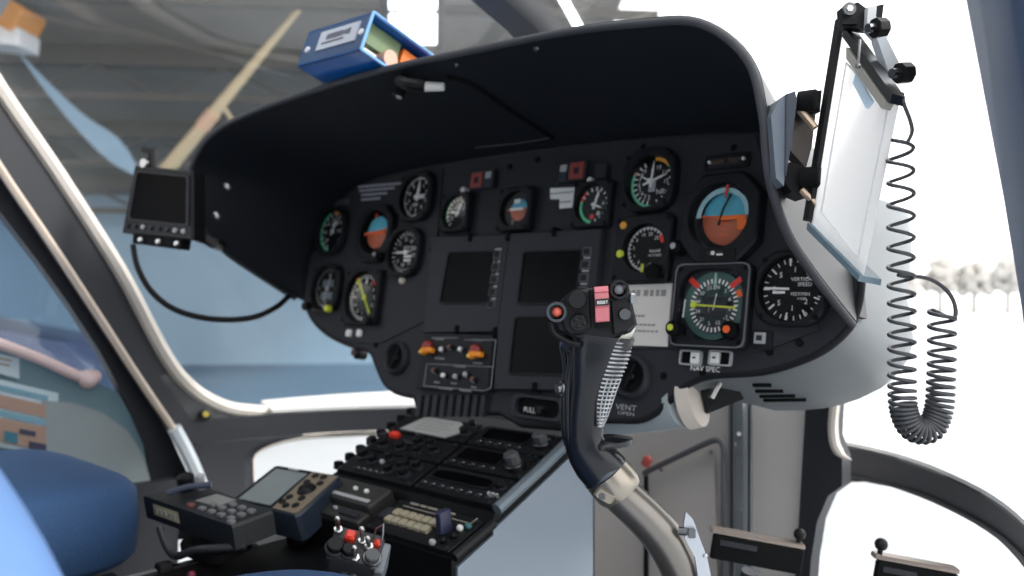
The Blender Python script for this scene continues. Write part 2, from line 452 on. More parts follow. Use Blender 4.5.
# pale flange outside the sill
m = MB(); rings = []
for i, p in enumerate(NC):
    if i < 5 or i > n - 4: continue
    q = inward(i); k = i / (n - 1); w = .03 + .22 * math.sin(PI * k)
    a = Vector((p.x, p.y, 0)); b = a - q * w
    rings.append([Vector((a.x, a.y, SZ + .004)), Vector((b.x, b.y, SZ + .012 + .004 * math.sin(PI * k))), Vector((b.x - q.x * .03, b.y - q.y * .03, SZ - .05))])
m.sheet(rings, -.006)
struct(m.build('trim_3', NOSEW), 'white outer flange along the windscreen sill', 'trim')
# small screws along the flange
# lower nose walls with chin windows
def lower(s, t):                # s along curve index, t 0..1 down
    i = int(min(max(s, 0), n - 1.001)); f = s - i
    p = NC[i].lerp(NC[i+1], f); q = inward(i).lerp(inward(i+1), f); h = sill_h(i)
    z0 = SZ - h; z = z0 - t * (z0 + .02)
    return Vector((p.x, p.y, z)) + q * (.16 * t * t)
def framed(S, outer, hole, k=5):
    """rings of points between an outline and a hole, mapped by S"""
    n_ = len(outer); R = []
    for j in range(k + 1):
        f = j / k; R.append([S(o[0] + (h_[0] - o[0]) * f, o[1] + (h_[1] - o[1]) * f) for o, h_ in zip(outer, hole)])
    return R
def chin(s0, s1, hs0, hs1, t0, t1, name, lab, r, side):
    cs, ct = (hs0 + hs1) / 2, (t0 + t1) / 2
    hw, hh = (hs1 - hs0) / 2, (t1 - t0) / 2
    # normalise so the corner radius looks round on the surface
    N_ = 64; hole = []; out = []
    base = radial(rrect(2, 2, r, 8), N_)
    for (x, y) in base: hole.append((cs + x * hw, ct + y * hh))
    sq = radial([(1, 1), (-1, 1), (-1, -1), (1, -1)], N_)
    for (x, y) in sq:
        out.append((cs + (x * (s1 - cs) if x > 0 else x * (cs - s0)), ct + (y * (1 - ct) if y > 0 else y * ct)))
    m = MB(); m.loft(framed(lower, out, hole, 6), closed=True)
    o = struct(m.build(name, FRM, smooth=50), lab, 'wall'); md = o.modifiers.new('t', 'SOLIDIFY'); md.thickness = .012; md.offset = 0
    m = MB(); m.tube([lower(*h_) for h_ in hole] + [lower(*hole[0]), lower(*hole[1])], .006 if side < 0 else .0025, 6); e = m.build('trim_4' if side < 0 else 'trim_5', SEAL)
    struct(e, 'pale seal around the %s chin window' % ('left' if side < 0 else 'right'), 'trim')
    m = MB(); m.loft(framed(lower, hole, [(cs, ct)] * N_, 4), closed=True)
    struct(m.build('window_1' if side < 0 else 'window_2', CHING), 'clear %s chin window below the sill' % ('left' if side < 0 else 'right'), 'window')
CHING = glassmat('chin_glass', .02)
def proj(p):
    d = Vector(p) - CAM; Z = d.dot(VF); return CX + F * d.dot(VR) / Z, CY - F * d.z / Z
def s_at(px, t, lo, hi):        # index on the nose curve that shows at column px
    best = min((abs(proj(lower(lo + (hi - lo) * k / 400, t))[0] - px), lo + (hi - lo) * k / 400) for k in range(401)); return best[1]
mid = (n - 1) / 2
sl = s_at(252, .1, 2, mid); sr = s_at(812, .25, mid, n - 2)
chin(1, mid - 3, sl, mid - 6, .01, .42, 'wall_left', 'dark lower nose wall on the left below the sill', .45, -1)
chin(mid + 3, n - 1, sr, n - 1.6, .008, .80, 'wall_right', 'dark lower nose wall on the right below the sill', .30, 1)

# windscreen glass: from the sill up to the roof edge
WIND = glassmat('windscreen_glass', .012, dirt=.12, k=.06)
TOPC = smooth_path([(-.745, -.66, EZ + .47), (-.70, -.60, EZ + .50), (-.52, -.50, EZ + .53), (-.3, -.42, EZ + .545), (0, -.38, EZ + .55), (.3, -.42, EZ + .545), (.52, -.50, EZ + .53), (.70, -.60, EZ + .50), (.745, -.66, EZ + .47)], 6)
def screen_pt(i, t):
    a = Vector((NC[i].x, NC[i].y, SZ)); b = TOPC[i]; p = a.lerp(b, t); q = inward(i)
    c = abs(i - mid) / mid
    bulge = .22 * (1 - c ** 2) * math.sin(PI * t)
    return p - q * bulge * .75 + Vector((0, 0, bulge * .8))
for nm, i0, i1, lab in (('window_3', 1, n // 2, 'left windscreen pane in front of the far seat'), ('window_4', n // 2, n - 1, 'right windscreen pane in front of the near seat')):
    m = MB(); R = [[screen_pt(i, t / 12) for i in range(i0, i1)] for t in range(13)]
    m.loft(R, closed=False)
    struct(m.build(nm, WIND, smooth=80), lab, 'window')
# centre post
m = MB(); R = []
for t in range(13):
    p = screen_pt(n // 2, t / 12); R.append([p + Vector((x, 0, 0)) - Vector((0, .02, .015)) * (1 if abs(x) < .03 else 0) for x in (-.035, -.02, .02, .035)])
m.loft(R, closed=False)
o = struct(m.build('trim_6', FRM), 'grey centre post of the windscreen', 'trim'); md = o.modifiers.new('t', 'SOLIDIFY'); md.thickness = .012

# door posts: outlines lie on the flat cabin sides
XL = -.745
def side_poly(m, pix, x, th, mi=0, mirror=False):
    P = [at_x(px, py, x) for px, py in pix]
    m.loft([[p for p in P], [p + Vector((th, 0, 0)) for p in P]], caps=True, mi=mi)
    return P
inner = [(-40, 20), (0, 92), (60, 180), (120, 274), (150, 325), (167, 356), (178, 378), (192, 394), (212, 408), (262, 415)]
outer_ = [(-60, 72), (0, 166), (50, 240), (100, 316), (140, 378), (175, 430), (198, 470), (214, 512), (216, 540), (232, 540)]
m = MB(); A = [at_x(px, py, XL) for px, py in inner]; B = [at_x(px, py, XL) for px, py in outer_]
m.sheet([A, B], .045)
struct(m.build('trim_7', FRM), 'wide dark grey left door post sloping beside the windscreen', 'trim')
def seal(name, pix, x, r, mt, lab):
    m = MB(); P = smooth_path([at_x(px, py, x) for px, py in pix], 5); m.tube(P, r, 8)
    return struct(m.build(name, mt), lab, 'trim')
seal('trim_8', [(-50, 4), (0, 88), (60, 176), (120, 270), (150, 327), (166, 356), (182, 378), (203, 396), (230, 408), (266, 412)], XL, .0135, SEAL, 'bright seal along the inner edge of the left post')
seal('trim_9', [(-60, 70), (0, 168), (50, 242), (100, 318), (140, 380), (174, 430)], XL + .01, .0075, mat('tan_seal', (205, 190, 175), .5), 'tan seal along the door edge of the left post')
seal('trim_10', [(174, 428), (186, 450), (197, 474), (206, 500), (210, 540)], XL + .012, .014, mat('sill_seal', (215, 225, 232), .45), 'thick pale seal at the foot of the left post')
m = MB(); m.cyl(at_x(206, 414, XL + .005), at_x(206, 414, XL + .02), .012, n=12, ch=.003); m.cyl(at_x(206, 414, XL + .02), at_x(206, 414, XL + .026), .006, n=10, mi=1)
o = m.build('post_stud', [FRM, mat('brass', (200, 180, 90), .3, metal=1)]); tag(o, 'brass stud low on the wide left door post', 'stud')
# left door
XD = XL - .05
EDOOR = T(at_x(110, 400, XD))
d = thing('door_1', 'blue grey left cabin door with window and map card', 'door', EDOOR); d['kind'] = 'structure'
m = MB(); A = [at_x(px, py, XD) for px, py in ((-70, 74), (0, 176), (50, 250), (100, 326), (140, 388), (170, 436), (196, 490), (200, 540))]
B = [at_x(px, py, XD) for px, py in ((-70, 108), (0, 212), (40, 264), (70, 306), (100, 352), (126, 400), (146, 446), (158, 540))]
m.sheet([A, B], .03); m.build('door_frame', mat('door_frame', (46, 48, 54), .6, var=.08), d, world=True)
m = MB(); P = [at_x(px, py, XD - .01) for px, py in ((-130, 308), (0, 348), (50, 368), (100, 384), (118, 392), (150, 450), (162, 545), (166, 760), (-130, 860))]
m.loft([P, [p + Vector((-.02, 0, 0)) for p in P]], caps=True); m.build('door_panel', DOORI, d, world=True)
m = MB(); P = [at_x(px, py, XD - .004) for px, py in ((40, 400), (70, 402), (100, 412), (125, 430), (142, 456), (148, 480), (140, 497), (125, 502), (60, 500), (40, 490))]
m.loft([P, [p + Vector((.012, 0, 0)) for p in P]], caps=True); o = m.build('door_pocket', mat('door_pocket_grey', (146, 158, 162), .6, var=.04), d, world=True); o['label'] = 'lighter grey rounded door pocket'
m = MB(); P = smooth_path([at_x(px, py, XD + .02) for px, py in ((-60, 322), (0, 344), (40, 359), (78, 376), (92, 378))], 4)
m.tube(P, [.010] * (len(P) - 3) + [.011, .013, .012], 10); q = at_x(88, 379, XD + .02); m.sphere(q, .018); m.sphere(q + Vector((0, .012, .004)), .013, n=10)
o = m.build('handle', mat('handle_pink', (222, 198, 198), .45), d, world=True); o['label'] = 'pale pink grab bar with a rounded end'
m = MB(); P = [at_x(px, py, XD) for px, py in ((-130, -10), (-70, 108), (0, 212), (40, 264), (70, 306), (100, 352), (118, 392), (100, 384), (50, 368), (0, 348), (-130, 308))]
m.quad(P); m.build('window_pane', glassmat('door_glass', .06, tint=(.80, .90, 1.0), dirt=.12, dirtcol=(150, 180, 215)), d, world=True, smooth=0)
# cards on the door
def card(name, lab, corners, stripes, x):
    C = [at_x(px, py, x) for px, py in corners]; o0 = C[0]
    ex, ey = (C[1] - C[0]), (C[3] - C[0])
    t = thing(name, lab, 'card', T(o0))
    m = MB(); m.loft([[p + Vector((dx, 0, 0)) for p in C] for dx in (-.002, .002)], caps=True); m.build('backing', mat('card_white', (196, 216, 226), .6), t, world=True)
    for k, (a0, b0, a1, b1, c) in enumerate(stripes):
        m = MB(); m.quad([o0 + ex * a * .93 + ey * b + Vector((.004 + .0008 * k, 0, 0)) for a, b in ((a0, b0), (a1, b0), (a1, b1), (a0, b1))])
        m.build('printed_panel', mat('card_%d_%d_%d' % c, c, .6), t, world=True, smooth=0)
BR = (168, 142, 128); TE = (60, 120, 140); NV = (60, 62, 88); LB = (120, 165, 185)
card('map_card', 'printed card with brown and teal bands on the left door', ((-40, 370), (58, 393), (57, 457), (-40, 440)),
     ((.1, .08, .95, .16, LB), (.05, .22, .92, .42, BR), (.05, .45, .92, .54, LB), (.05, .56, .92, .92, BR), (.45, .74, .6, .9, TE), (.62, .66, .8, .74, NV), (.72, .82, .92, .92, NV)), XD + .004)
card('note_card', 'small pale card above the map card on the left door', ((-30, 348), (19, 358), (19, 379), (-30, 366)),
     ((.5, .2, .9, .3, BR), (.5, .5, .85, .6, BR)), XD + .004)

# right door post, near the lens
XR = .745
m = MB(); A = [at_x(px, py, XR) for px, py in ((948, -90), (966, 0), (985, 100), (1004, 200), (1022, 310), (1030, 380))]
B = [at_x(px, py, XR) for px, py in ((1030, -90), (1052, 0), (1075, 100), (1100, 200), (1125, 310), (1140, 380))]
m.sheet([A, B], .05)
struct(m.build('trim_11', mat('post_blue_grey', (46, 60, 84), .5, var=.06)), 'blue grey right door post beside the coiled cord', 'trim')
m = MB(); m.box((-.745, -1.1, .15), (.03, 1.9, .34))
struct(m.build('trim_13', FRM, smooth=0), 'dark sill under the left cabin door', 'trim')
# forward bulkhead below the panel
YB = .30
BULK = mat('bulkhead_grey', (235, 230, 226), .4, metal=.0, var=.10, scale=5)
m = MB()
P = [at_y(px, py, YB) for px, py in ((560, 396), (806, 396), (800, 600), (560, 600))]
m.loft([P, [p + Vector((0, .02, 0)) for p in P]], caps=True)
struct(m.build('wall_front', BULK, smooth=0), 'grey metal bulkhead below the instrument panel', 'wall')
m = MB(); P = [at_y(px, py, YB - .01) for px, py in ((806, 396), (836, 396), (834, 436), (842, 458), (842, 486), (828, 496), (817, 522), (811, 560), (808, 600), (794, 600), (800, 500))]
m.loft([P, [p + Vector((0, .03, 0)) for p in P]], caps=True)
struct(m.build('trim_12', FRM), 'dark upright frame at the edge of the bulkhead', 'trim')
m = MB(); m.tube(smooth_path([at_y(px, py, YB - .016) for px, py in ((836, 396), (833, 424), (835, 444), (842, 455), (852, 460))], 5), [.0075] * 14 + [.006, .005, .004, .003, .002, .001, .0005], 8)
struct(m.build('trim_14', SEAL), 'pale curved seal at the inner corner of the right windscreen', 'trim')
t = thing('access_panel', 'grey access door with bent tube rim on the bulkhead', 'panel', T(at_y(690, 520, YB)))
m = MB(); P = [at_y(px, py, YB - .004) for px, py in ((652, 476), (716, 446), (720, 600), (652, 600))]
m.loft([P, [p + Vector((0, -.006, 0)) for p in P]], caps=True); m.build('door_sheet', mat('access_grey', (238, 232, 227), .4, metal=.0, var=.10, scale=6), t, world=True)
m = MB(); m.tube(smooth_path([at_y(px, py, YB - .02) for px, py in ((644, 474), (652, 469), (700, 446), (716, 440), (722, 444), (724, 456), (724, 520), (724, 600))], 3), .005, 8); m.build('rim_tube', mat('rim_grey_tube', (120, 122, 126), .35, metal=.3), t, world=True)
m = MB(); m.tube([at_y(646, 474, YB - .015), at_y(646, 600, YB - .015)], .004, 8); m.build('hinge', BLK, t, world=True)
m = MB(); m.rbox((0, 0, 0), (.015, .010, .017), .003, M=T(at_y(647, 461, YB - .03)) @ RY(.5), ch=.003); o = m.build('latch', mat('latch_red', (205, 105, 95), .5), t, world=True); o['label'] = 'faded red latch'
for px, py in ((661, 470), (711, 452)):
    m = MB(); m.cyl(at_y(px, py, YB - .01), at_y(px, py, YB - .014), .0032, n=10); m.build('screw', DSTEEL, t, world=True)
t = thing('rivet_strip', 'vertical riveted strip dividing the bulkhead beside the access door', 'strip', T(at_y(741, 500, YB)))
m = MB(); a, b = at_y(734, 396, YB), at_y(748, 396, YB); m.box(((a.x + b.x) / 2, YB - .008, EZ - .35), (abs(b.x - a.x), .016, .5)); m.build('strip', ALU, t, world=True)
for px in (733, 750):
    m = MB(); m.tube([at_y(px, 396, YB - .018), at_y(px, 610, YB - .018)], .0035, 6); m.build('edge_bead', DSTEEL, t, world=True)
for px, py in ((739, 434), (734, 444), (739, 451), (741, 470), (741, 490), (741, 510), (741, 530), (741, 550)):
    m = MB(); m.cyl(at_y(px, py, YB - .016), at_y(px, py, YB - .018), .0036 if py < 448 else .0022, n=10); m.build('rivet', WHITE if py < 448 else DSTEEL, t, world=True)
# ================================================================ instrument panel
TILT = math.radians(10)
PN = Vector((0, -math.cos(TILT), math.sin(TILT))); PV = Vector((0, math.sin(TILT), math.cos(TILT))); PO = Vector((0, 0, EZ))
def pp(px, py, nn=0.0):         # panel coordinates under a pixel
    q = on_plane(px, py, PO + PN * nn, PN) - PO; return q.x, q.dot(PV)
def PE(u, v, nn=0.0): return frame(PO + Vector((u, 0, 0)) + PV * v + PN * nn, Vector((1, 0, 0)), PV, PN)
def pe(px, py, nn=0.0): return PE(*pp(px, py, nn), nn)
def Zp(px, py): 
    u, v = pp(px, py); return (PO + Vector((u, 0, 0)) + PV * v - CAM).dot(VF)

left_pix = [(500, 412), (418, 412), (414, 396), (396, 392), (384, 383), (376, 366), (369, 351), (350, 345), (327, 334), (311, 318), (305, 300), (306, 280), (312, 255), (330, 215), (350, 190), (400, 172), (450, 163), (500, 155)]
right_pix = [(560, 147), (630, 139), (700, 134), (757, 132)]
low_right = [(860, 268), (859, 290), (855, 310), (847, 328), (826, 347), (800, 360), (762, 371), (712, 375), (690, 382), (676, 392), (662, 406), (650, 415), (635, 420), (600, 420), (585, 428), (520, 424)]
def sm(L): return [(p.x, p.y) for p in smooth_path([Vector((a, b, 0)) for a, b in L], 4)]
PL = [pp(*p) for p in left_pix]; PR = [pp(*p) for p in right_pix]; LR = sm([pp(*p) for p in low_right])
upr = [(-u, v) for u, v in PL[10:15]][::-1]      # upper right lobe mirrors the left one
OUT = PL[:2] + sm(PL[2:] + PR) + [p for p in upr if p[0] > PR[-1][0] + .02] + LR
pan = thing('instrument_panel', 'wide charcoal instrument panel under the glareshield', 'panel', PE(0, 0))
m = MB(); m.prism(OUT, -.012, 0); m.build('panel_plate', PANEL, pan, smooth=25)
m = MB(); m.tube([(u, v, -.004) for u, v in OUT] + [(OUT[0][0], OUT[0][1], -.004)], .005, 8, caps=False); m.build('edge_trim', BEZ, pan, smooth=60)
def pbox(m, corners, z0, z1, mi=0, ch=0.0): m.prism([pp(*c) for c in corners], z0, z1, mi, ch=ch)
def rpix(x0, y0, x1, y1, px=None):
    """rectangle on the panel spanning the pixel box at its centre"""
    a = pp(x0, (y0 + y1) / 2); b = pp(x1, (y0 + y1) / 2); c = pp((x0 + x1) / 2, y0); d = pp((x0 + x1) / 2, y1)
    return ((a[0] + b[0]) / 2, (c[1] + d[1]) / 2, b[0] - a[0], c[1] - d[1])
# sub plate on the far left and right, carrying the two instrument groups
for nm, C in (('sub_plate', [(310, 262), (333, 212), (352, 193), (402, 176), (444, 169), (438, 240), (430, 300), (425, 322), (382, 343), (352, 343), (329, 331), (313, 315), (307, 298)]),
              ('sub_plate', [(612, 142), (756, 135), (775, 200), (820, 330), (762, 352), (690, 352), (672, 348), (612, 350)])):
    m = MB(); pbox(m, C, -.002, .0025); m.build(nm, mat('sub_plate_grey', (52, 53, 58), .55, var=.08, spec=.15), pan, smooth=25)
for px, py in ((538, 160), (644, 147), (735, 148), (703, 372), (648, 372), (664, 376), (800, 343), (770, 352), (602, 395), (600, 240), (432, 250), (510, 167), (376, 345)):
    m = MB(); u, v = pp(px, py); m.cyl((u, v, -.001), (u, v, .0035), .0045, n=10, ch=.001); m.build('screw', BLKM, pan)
# vertical ribs below the engine panel
m = MB()
for k in range(9):
    q = rpix(420 + k * 8, 394, 424 + k * 8, 416); m.box((q[0], q[1] - .002, .004), (q[2], q[3], .008))
m.build('rib', BEZG, pan)
def labeltext(s, px, py, h, M0=None, mt=GREYT, sx=1.0, parent=pan, name='lettering', nn=.0045):
    u, v = pp(px, py); m = MB(); m.text(s, h, T(u, v, nn), sx=sx); return m.build(name, mt, parent, smooth=0)
labeltext('NAV SPEC', 707, 369.5, .009, mt=WHITE)
labeltext('VENT', 628, 408, .010, mt=GREYT, sx=1.3); labeltext('OPEN', 628, 414, .006, mt=GREYT, sx=1.7)

# ---------------------------------------------------------------- instruments
def pol(a, r): a = math.radians(a); return (r * math.sin(a), r * math.cos(a))
def dial_mesh(R, spec, z=0):
    mats = [DIAL]; m = MB(); m.cyl((0, 0, z - .003), (0, 0, z), R * 1.04, n=48)
    def mi(mt):
        if mt not in mats: mats.append(mt)
        return mats.index(mt)
    for s in spec:
        k = s[0]
        if k == 'arc':
            _, mt, a0, a1, r0, r1 = s; N = max(3, int(abs(a1 - a0) / 6)); vs = []; fs = []
            for i in range(N + 1):
                a = a0 + (a1 - a0) * i / N
                vs += [(*[c * R for c in pol(a, r0)], z + .0004), (*[c * R for c in pol(a, r1)], z + .0004)]
            fs = [(2*i, 2*i+1, 2*i+3, 2*i+2) for i in range(N)]; m.add(vs, fs, mi(mt))
        elif k == 'tick':
            _, mt, nt, a0, a1, r0, r1, w = s
            for i in range(nt):
                a = a0 + (a1 - a0) * i / max(1, nt - 1); M_ = RZ(-math.radians(a)); m.box((0, R * (r0 + r1) / 2, z + .0005), (R * w, R * (r1 - r0), .0006), mi(mt), M_)
        elif k == 'num':
            _, mt, items, a0, a1, r, sz = s
            for i, it in enumerate(items):
                a = a0 + (a1 - a0) * i / max(1, len(items) - 1); x, y = pol(a, r); m.text(it, R * sz, T(x * R, y * R, z + .0009), mi(mt))
        elif k == 'text':
            _, mt, tx, x, y, sz = s; m.text(tx, R * sz, T(x * R, y * R, z + .0009), mi(mt))
        elif k == 'rect':
            _, mt, x, y, w, h, rot = s; m.box((0, 0, 0), (w * R, h * R, .0008), mi(mt), T(x * R, y * R, z + .0006) @ RZ(math.radians(rot)))
        elif k == 'disc':
            _, mt, x, y, r = s; m.cyl((x * R, y * R, z), (x * R, y * R, z + .0007), r * R, n=28, mi=mi(mt))
    return m, mats
def needle(L, w, tail, mt, a, z, parent, name='pointer', hub=.12, R=.03, kind='taper'):
    m = MB(RZ(-math.radians(a)))
    w *= .72
    if kind == 'taper': pts = [(-w/2, -tail), (w/2, -tail), (w/2, L * .6), (0, L), (-w/2, L * .6)]
    else: pts = [(-w/2, -tail), (w/2, -tail), (w/2, L), (-w/2, L)]
    m.prism(pts, z, z + .0008); 
    if hub: m.cyl((0, 0, z - .001), (0, 0, z + .0016), R * hub, n=14)
    return m.build(name, mt, parent)
def shape_poly(kind, w, h):
    if kind == 'sq': return rrect(w, h, min(w, h) * .08)
    if kind == 'round': return circ(w / 2, 64)
    if kind == 'soft': return rrect(w, h, min(w, h) * .33)
    c = .24 * w
    return [(w/2, -h/2 + c), (w/2, h/2 - c), (w/2 - c, h/2), (-w/2 + c, h/2), (-w/2, h/2 - c), (-w/2, -h/2 + c), (-w/2 + c, -h/2), (w/2 - c, -h/2)]
def instrument(name, label, cat, cpx, cpy, w, R, kind='soft', thick=.015, dz=.005, spec=(), h=None, group=None, bez=BEZ, hole=None, hoff=(0, 0), glass=True, rim=None):
    t = thing(name, label, cat, pe(cpx, cpy), group); h = h or w
    o = radial(shape_poly(kind, w, h), 64); i = hole if hole else circ(R * 1.05, 64); i = [(x + hoff[0], y + hoff[1]) for x, y in i]
    m = MB(); m.ring(o, i, 0, thick, dz - .001, ch=.0025); m.build('bezel', bez, t, smooth=30)
    if rim:
        o2 = radial(shape_poly(kind, w * .985, h * .985), 64); i2 = radial(shape_poly(kind, w * .955, h * .955), 64)
        m = MB(); m.ring(o2, i2, thick - .001, thick + .0015, ch=0); m.build('bezel_edge', rim, t)
    m, mats = dial_mesh(R, spec, dz); m.M = Matrix.Identity(4)
    if hoff != (0, 0): m.v = [p + Vector((hoff[0], hoff[1], 0)) for p in m.v]
    m.build('dial', mats, t, smooth=30)
    if kind in ('sq', 'soft', 'oct') and w > .05:
        k = .43 if kind == 'sq' else .38
        for sx, sy in ((1, 1), (-1, 1), (1, -1), (-1, -1)):
            if kind == 'oct': continue
            m = MB(); m.cyl((sx * w * k, sy * h * k, thick - .002), (sx * w * k, sy * h * k, thick + .0008), .0032, n=8); m.build('screw', BLKM, t)
    if glass:
        m = MB(); m.prism(i, thick - .006, thick - .0052); m.build('cover_glass', GLASS, t, smooth=0)
    return t
def knob(t, x, y, z, r, h, mt=BLK, name='knob', cap=None):
    m = MB(); N = 20; prof = [(r * (1 + (.06 if i % 2 else 0)) * math.cos(2*PI*i/N), r * (1 + (.06 if i % 2 else 0)) * math.sin(2*PI*i/N)) for i in range(N)]
    m.prism(prof, z, z + h, M=T(x, y, 0), ch=h * .15); o = m.build(name, mt, t, smooth=25)
    if cap:
        m = MB(); m.cyl((x, y, z + h), (x, y, z + h + .001), r * .45, n=12); m.build('knob_cap', cap, o)
    return o
W, G_, R_, O_, A_, Y_ = WHITE, GREEN, RED, ORANGE, AMBER, YEL
# left group
asi = [('arc', G_, -170, -20, .86, .98), ('arc', A_, -5, 35, .84, .98), ('tick', W, 13, -160, 130, .70, .86, .05), ('num', W, ['40', '60', '80', '100', '120', '140'], -140, 90, .55, .26), ('rect', W, .1, .35, .4, .18, 20)]
t = instrument('airspeed_indicator', 'round green-arced speed dial at upper left end of the panel', 'gauge', 335, 232, .090, .039, spec=asi); needle(.03, .005, .008, W, 30, .006, t, R=.039)
ball = [('disc', DIAL, 0, 0, 1.0)]
def attitude(t, R, z, roll, off=(0, 0), small=False):
    m = MB(T(off[0], off[1], z) @ RZ(math.radians(roll)))
    vs = []; fs = []; N = 40; K = 8
    def cap(a0, a1, mi):
        R0 = R; b = []
        for k in range(K + 1):
            rr = R0 * k / K
            b.append([(rr * math.cos(a0 + (a1 - a0) * i / N), rr * math.sin(a0 + (a1 - a0) * i / N), .006 * (1 - (k / K) ** 2)) for i in range(N + 1)])
        m.loft(b, closed=False, mi=mi)
    cap(0, PI, 0); cap(PI, 2 * PI, 1)
    m.box((0, 0, .0062), (2 * R * .96, R * .05, .001), 2)
    for k in (1, 2, 3): m.box((0, -k * R * .2, .0062 - .0008 * k), (R * (.2 + .15 * (k % 2)), R * .035, .001), 2)
    m.build('horizon_ball', [SKYB, EARTH, ORANGE], t, smooth=60)
t = instrument('attitude_indicator', 'round blue and orange horizon gauge in the far left group', 'gauge', 379, 235, .098, .037, kind='oct', h=.102, spec=ball, hoff=(.002, .003))
attitude(t, .034, .004, 8, (.003, .003))
m = MB(); m.prism([(-.028, -.002), (.028, -.002), (.028, .002), (.004, .003), (0, .006), (-.004, .003), (-.028, .002)], .011, .012, M=T(.002, 0, 0)); m.build('aircraft_symbol', ORANGE, t)
m = MB(); m.prism([(-.003, .036), (.003, .036), (0, .026)], .011, .012); m.build('roll_pointer', RED, t); knob(t, .035, -.042, .018, .007, .012, cap=GREYT)
alt = [('tick', W, 50, 0, 352.8, .86, .97, .03), ('tick', W, 10, 0, 324, .78, .97, .06), ('num', W, list('0123456789'), 0, 324, .62, .28), ('rect', W, .3, .02, .4, .2, 0), ('rect', GREYT, -.1, -.35, .35, .14, 0)]
t = instrument('altimeter', 'altimeter with broad white pointer beside white placard lettering', 'gauge', 420, 198, .086, .036, spec=alt); needle(.028, .008, .006, W, 5, .006, t, R=.036); needle(.02, .008, .006, W, 95, .0075, t, R=.036)
vsi = [('tick', W, 25, -90 - 170, -90 + 170, .80, .97, .035), ('num', W, ['20', '15', '10', '5', '0', '5', '10', '15', '20'], -90 - 165, -90 + 165, .62, .26), ('text', W, 'VERTICAL', .18, .22, .17), ('text', W, 'SPEED', .25, .05, .17), ('rect', W, .2, -.2, .5, .12, 0), ('rect', W, .2, -.38, .5, .10, 0)]
t = instrument('vertical_speed_indicator', 'vertical speed dial directly under the left altimeter', 'gauge', 408, 253, .086, .036, spec=vsi); needle(.03, .004, .008, W, -90, .006, t, R=.036)
m = MB(); m.cyl((0, 0, 0), (0, 0, .008), .006, n=14, ch=.002)
single(m, 'indicator_light', mat('lamp_cream', (225, 215, 200), .4), 'cream round lamp below the left vertical speed dial', 'lamp', pe(404, 281, .0))
clk = [('tick', GREYT, 36, 0, 350, .86, .96, .03), ('num', GREYT, ['12', '3', '6', '9'], 0, 270, .68, .24), ('rect', mat('lcd_grey', (95, 110, 118), .4), 0, -.35, .9, .35, 0), ('rect', mat('lcd_grey', (95, 110, 118), .4), 0, .25, .9, .35, 0), ('text', GREYT, 'ADF', 0, .25, .3)]
t = instrument('radio_compass', 'dim grey radio compass dial at lower left end of panel', 'gauge', 330, 289, .088, .038, spec=clk); needle(.03, .003, .025, GREYT, 15, .006, t, R=.038); knob(t, -.036, -.036, .016, .008, .012); knob(t, .034, -.04, .016, .006, .01, YEL)
hsi = [('tick', W, 36, 0, 350, .80, .95, .045), ('num', W, ['N', '3', '6', 'E', '12', '15', 'S', '21', '24', 'W', '30', '33'], 0, 330, .64, .2), ('rect', R_, -.62, .72, .2, .42, 35), ('rect', R_, .62, .72, .2, .42, -35), ('rect', W, 0, .7, .08, .3, 0), ('disc', mat('hsi_green_dark', (30, 46, 44), .5), 0, 0, .52)]
t = instrument('heading_indicator', 'left heading dial with diagonal yellow course bar and red flags', 'gauge', 367, 298, .098, .043, kind='sq', spec=hsi, thick=.016)
needle(.036, .005, .036, YEL, -38, .006, t, name='course_bar', R=.043, kind='bar'); m = MB(); m.cyl(( -.022, .028, .006), (-.022, .028, .0075), .005, n=12); m.build('course_marker', YEL, t); knob(t, .04, -.042, .016, .007, .012)
# small centre gauges
tmp = [('arc', G_, -120, -40, .84, .96), ('tick', W, 15, -140, 120, .72, .95, .06), ('num', W, ['0', '5', '10', '15'], -130, 60, .5, .3), ('rect', GREYT, -.1, .35, .4, .14, 10)]
t = instrument('temperature_gauge', 'small square white-marked gauge beside left red warning light', 'gauge', 460, 214, .064, .027, kind='sq', spec=tmp); needle(.022, .006, .006, W, 25, .0055, t, R=.027); needle(.018, .005, .005, W, -80, .0065, t, R=.027)
m = MB(); m.cyl((.012, .036, .0), (.012, .036, .014), .005, n=12, ch=.002); m.build('indicator_lamp', WHITE, t)
t = instrument('standby_horizon', 'small square standby horizon with red left edge', 'gauge', 520, 211, .066, .0265, kind='sq', spec=[('disc', DIAL, 0, 0, 1), ('arc', R_, -125, -50, .72, .98), ('disc', GREYT, -.3, -.7, .16)])
attitude(t, .021, .0035, 2, (.003, .0)); m = MB(); m.box((.003, 0, .011), (.026, .004, .001)); m.box((.003, .012, .011), (.012, .006, .001)); m.build('aircraft_symbol', WHITE, t)
oil = [('arc', G_, -170, -75, .82, .98), ('arc', R_, -75, -40, .80, .98), ('tick', W, 12, -60, 170, .74, .95, .06), ('num', W, ['8', '4', '0'], 20, 150, .55, .3), ('disc', RED, -.1, -.6, .14), ('disc', GREYT, .3, -.45, .12)]
t = instrument('oil_pressure_gauge', 'small square gauge with green and red arc beside white label', 'gauge', 597, 206, .066, .027, kind='sq', spec=oil); needle(.022, .005, .006, W, 15, .0055, t, R=.027); needle(.016, .004, .005, W, 110, .0065, t, R=.027)
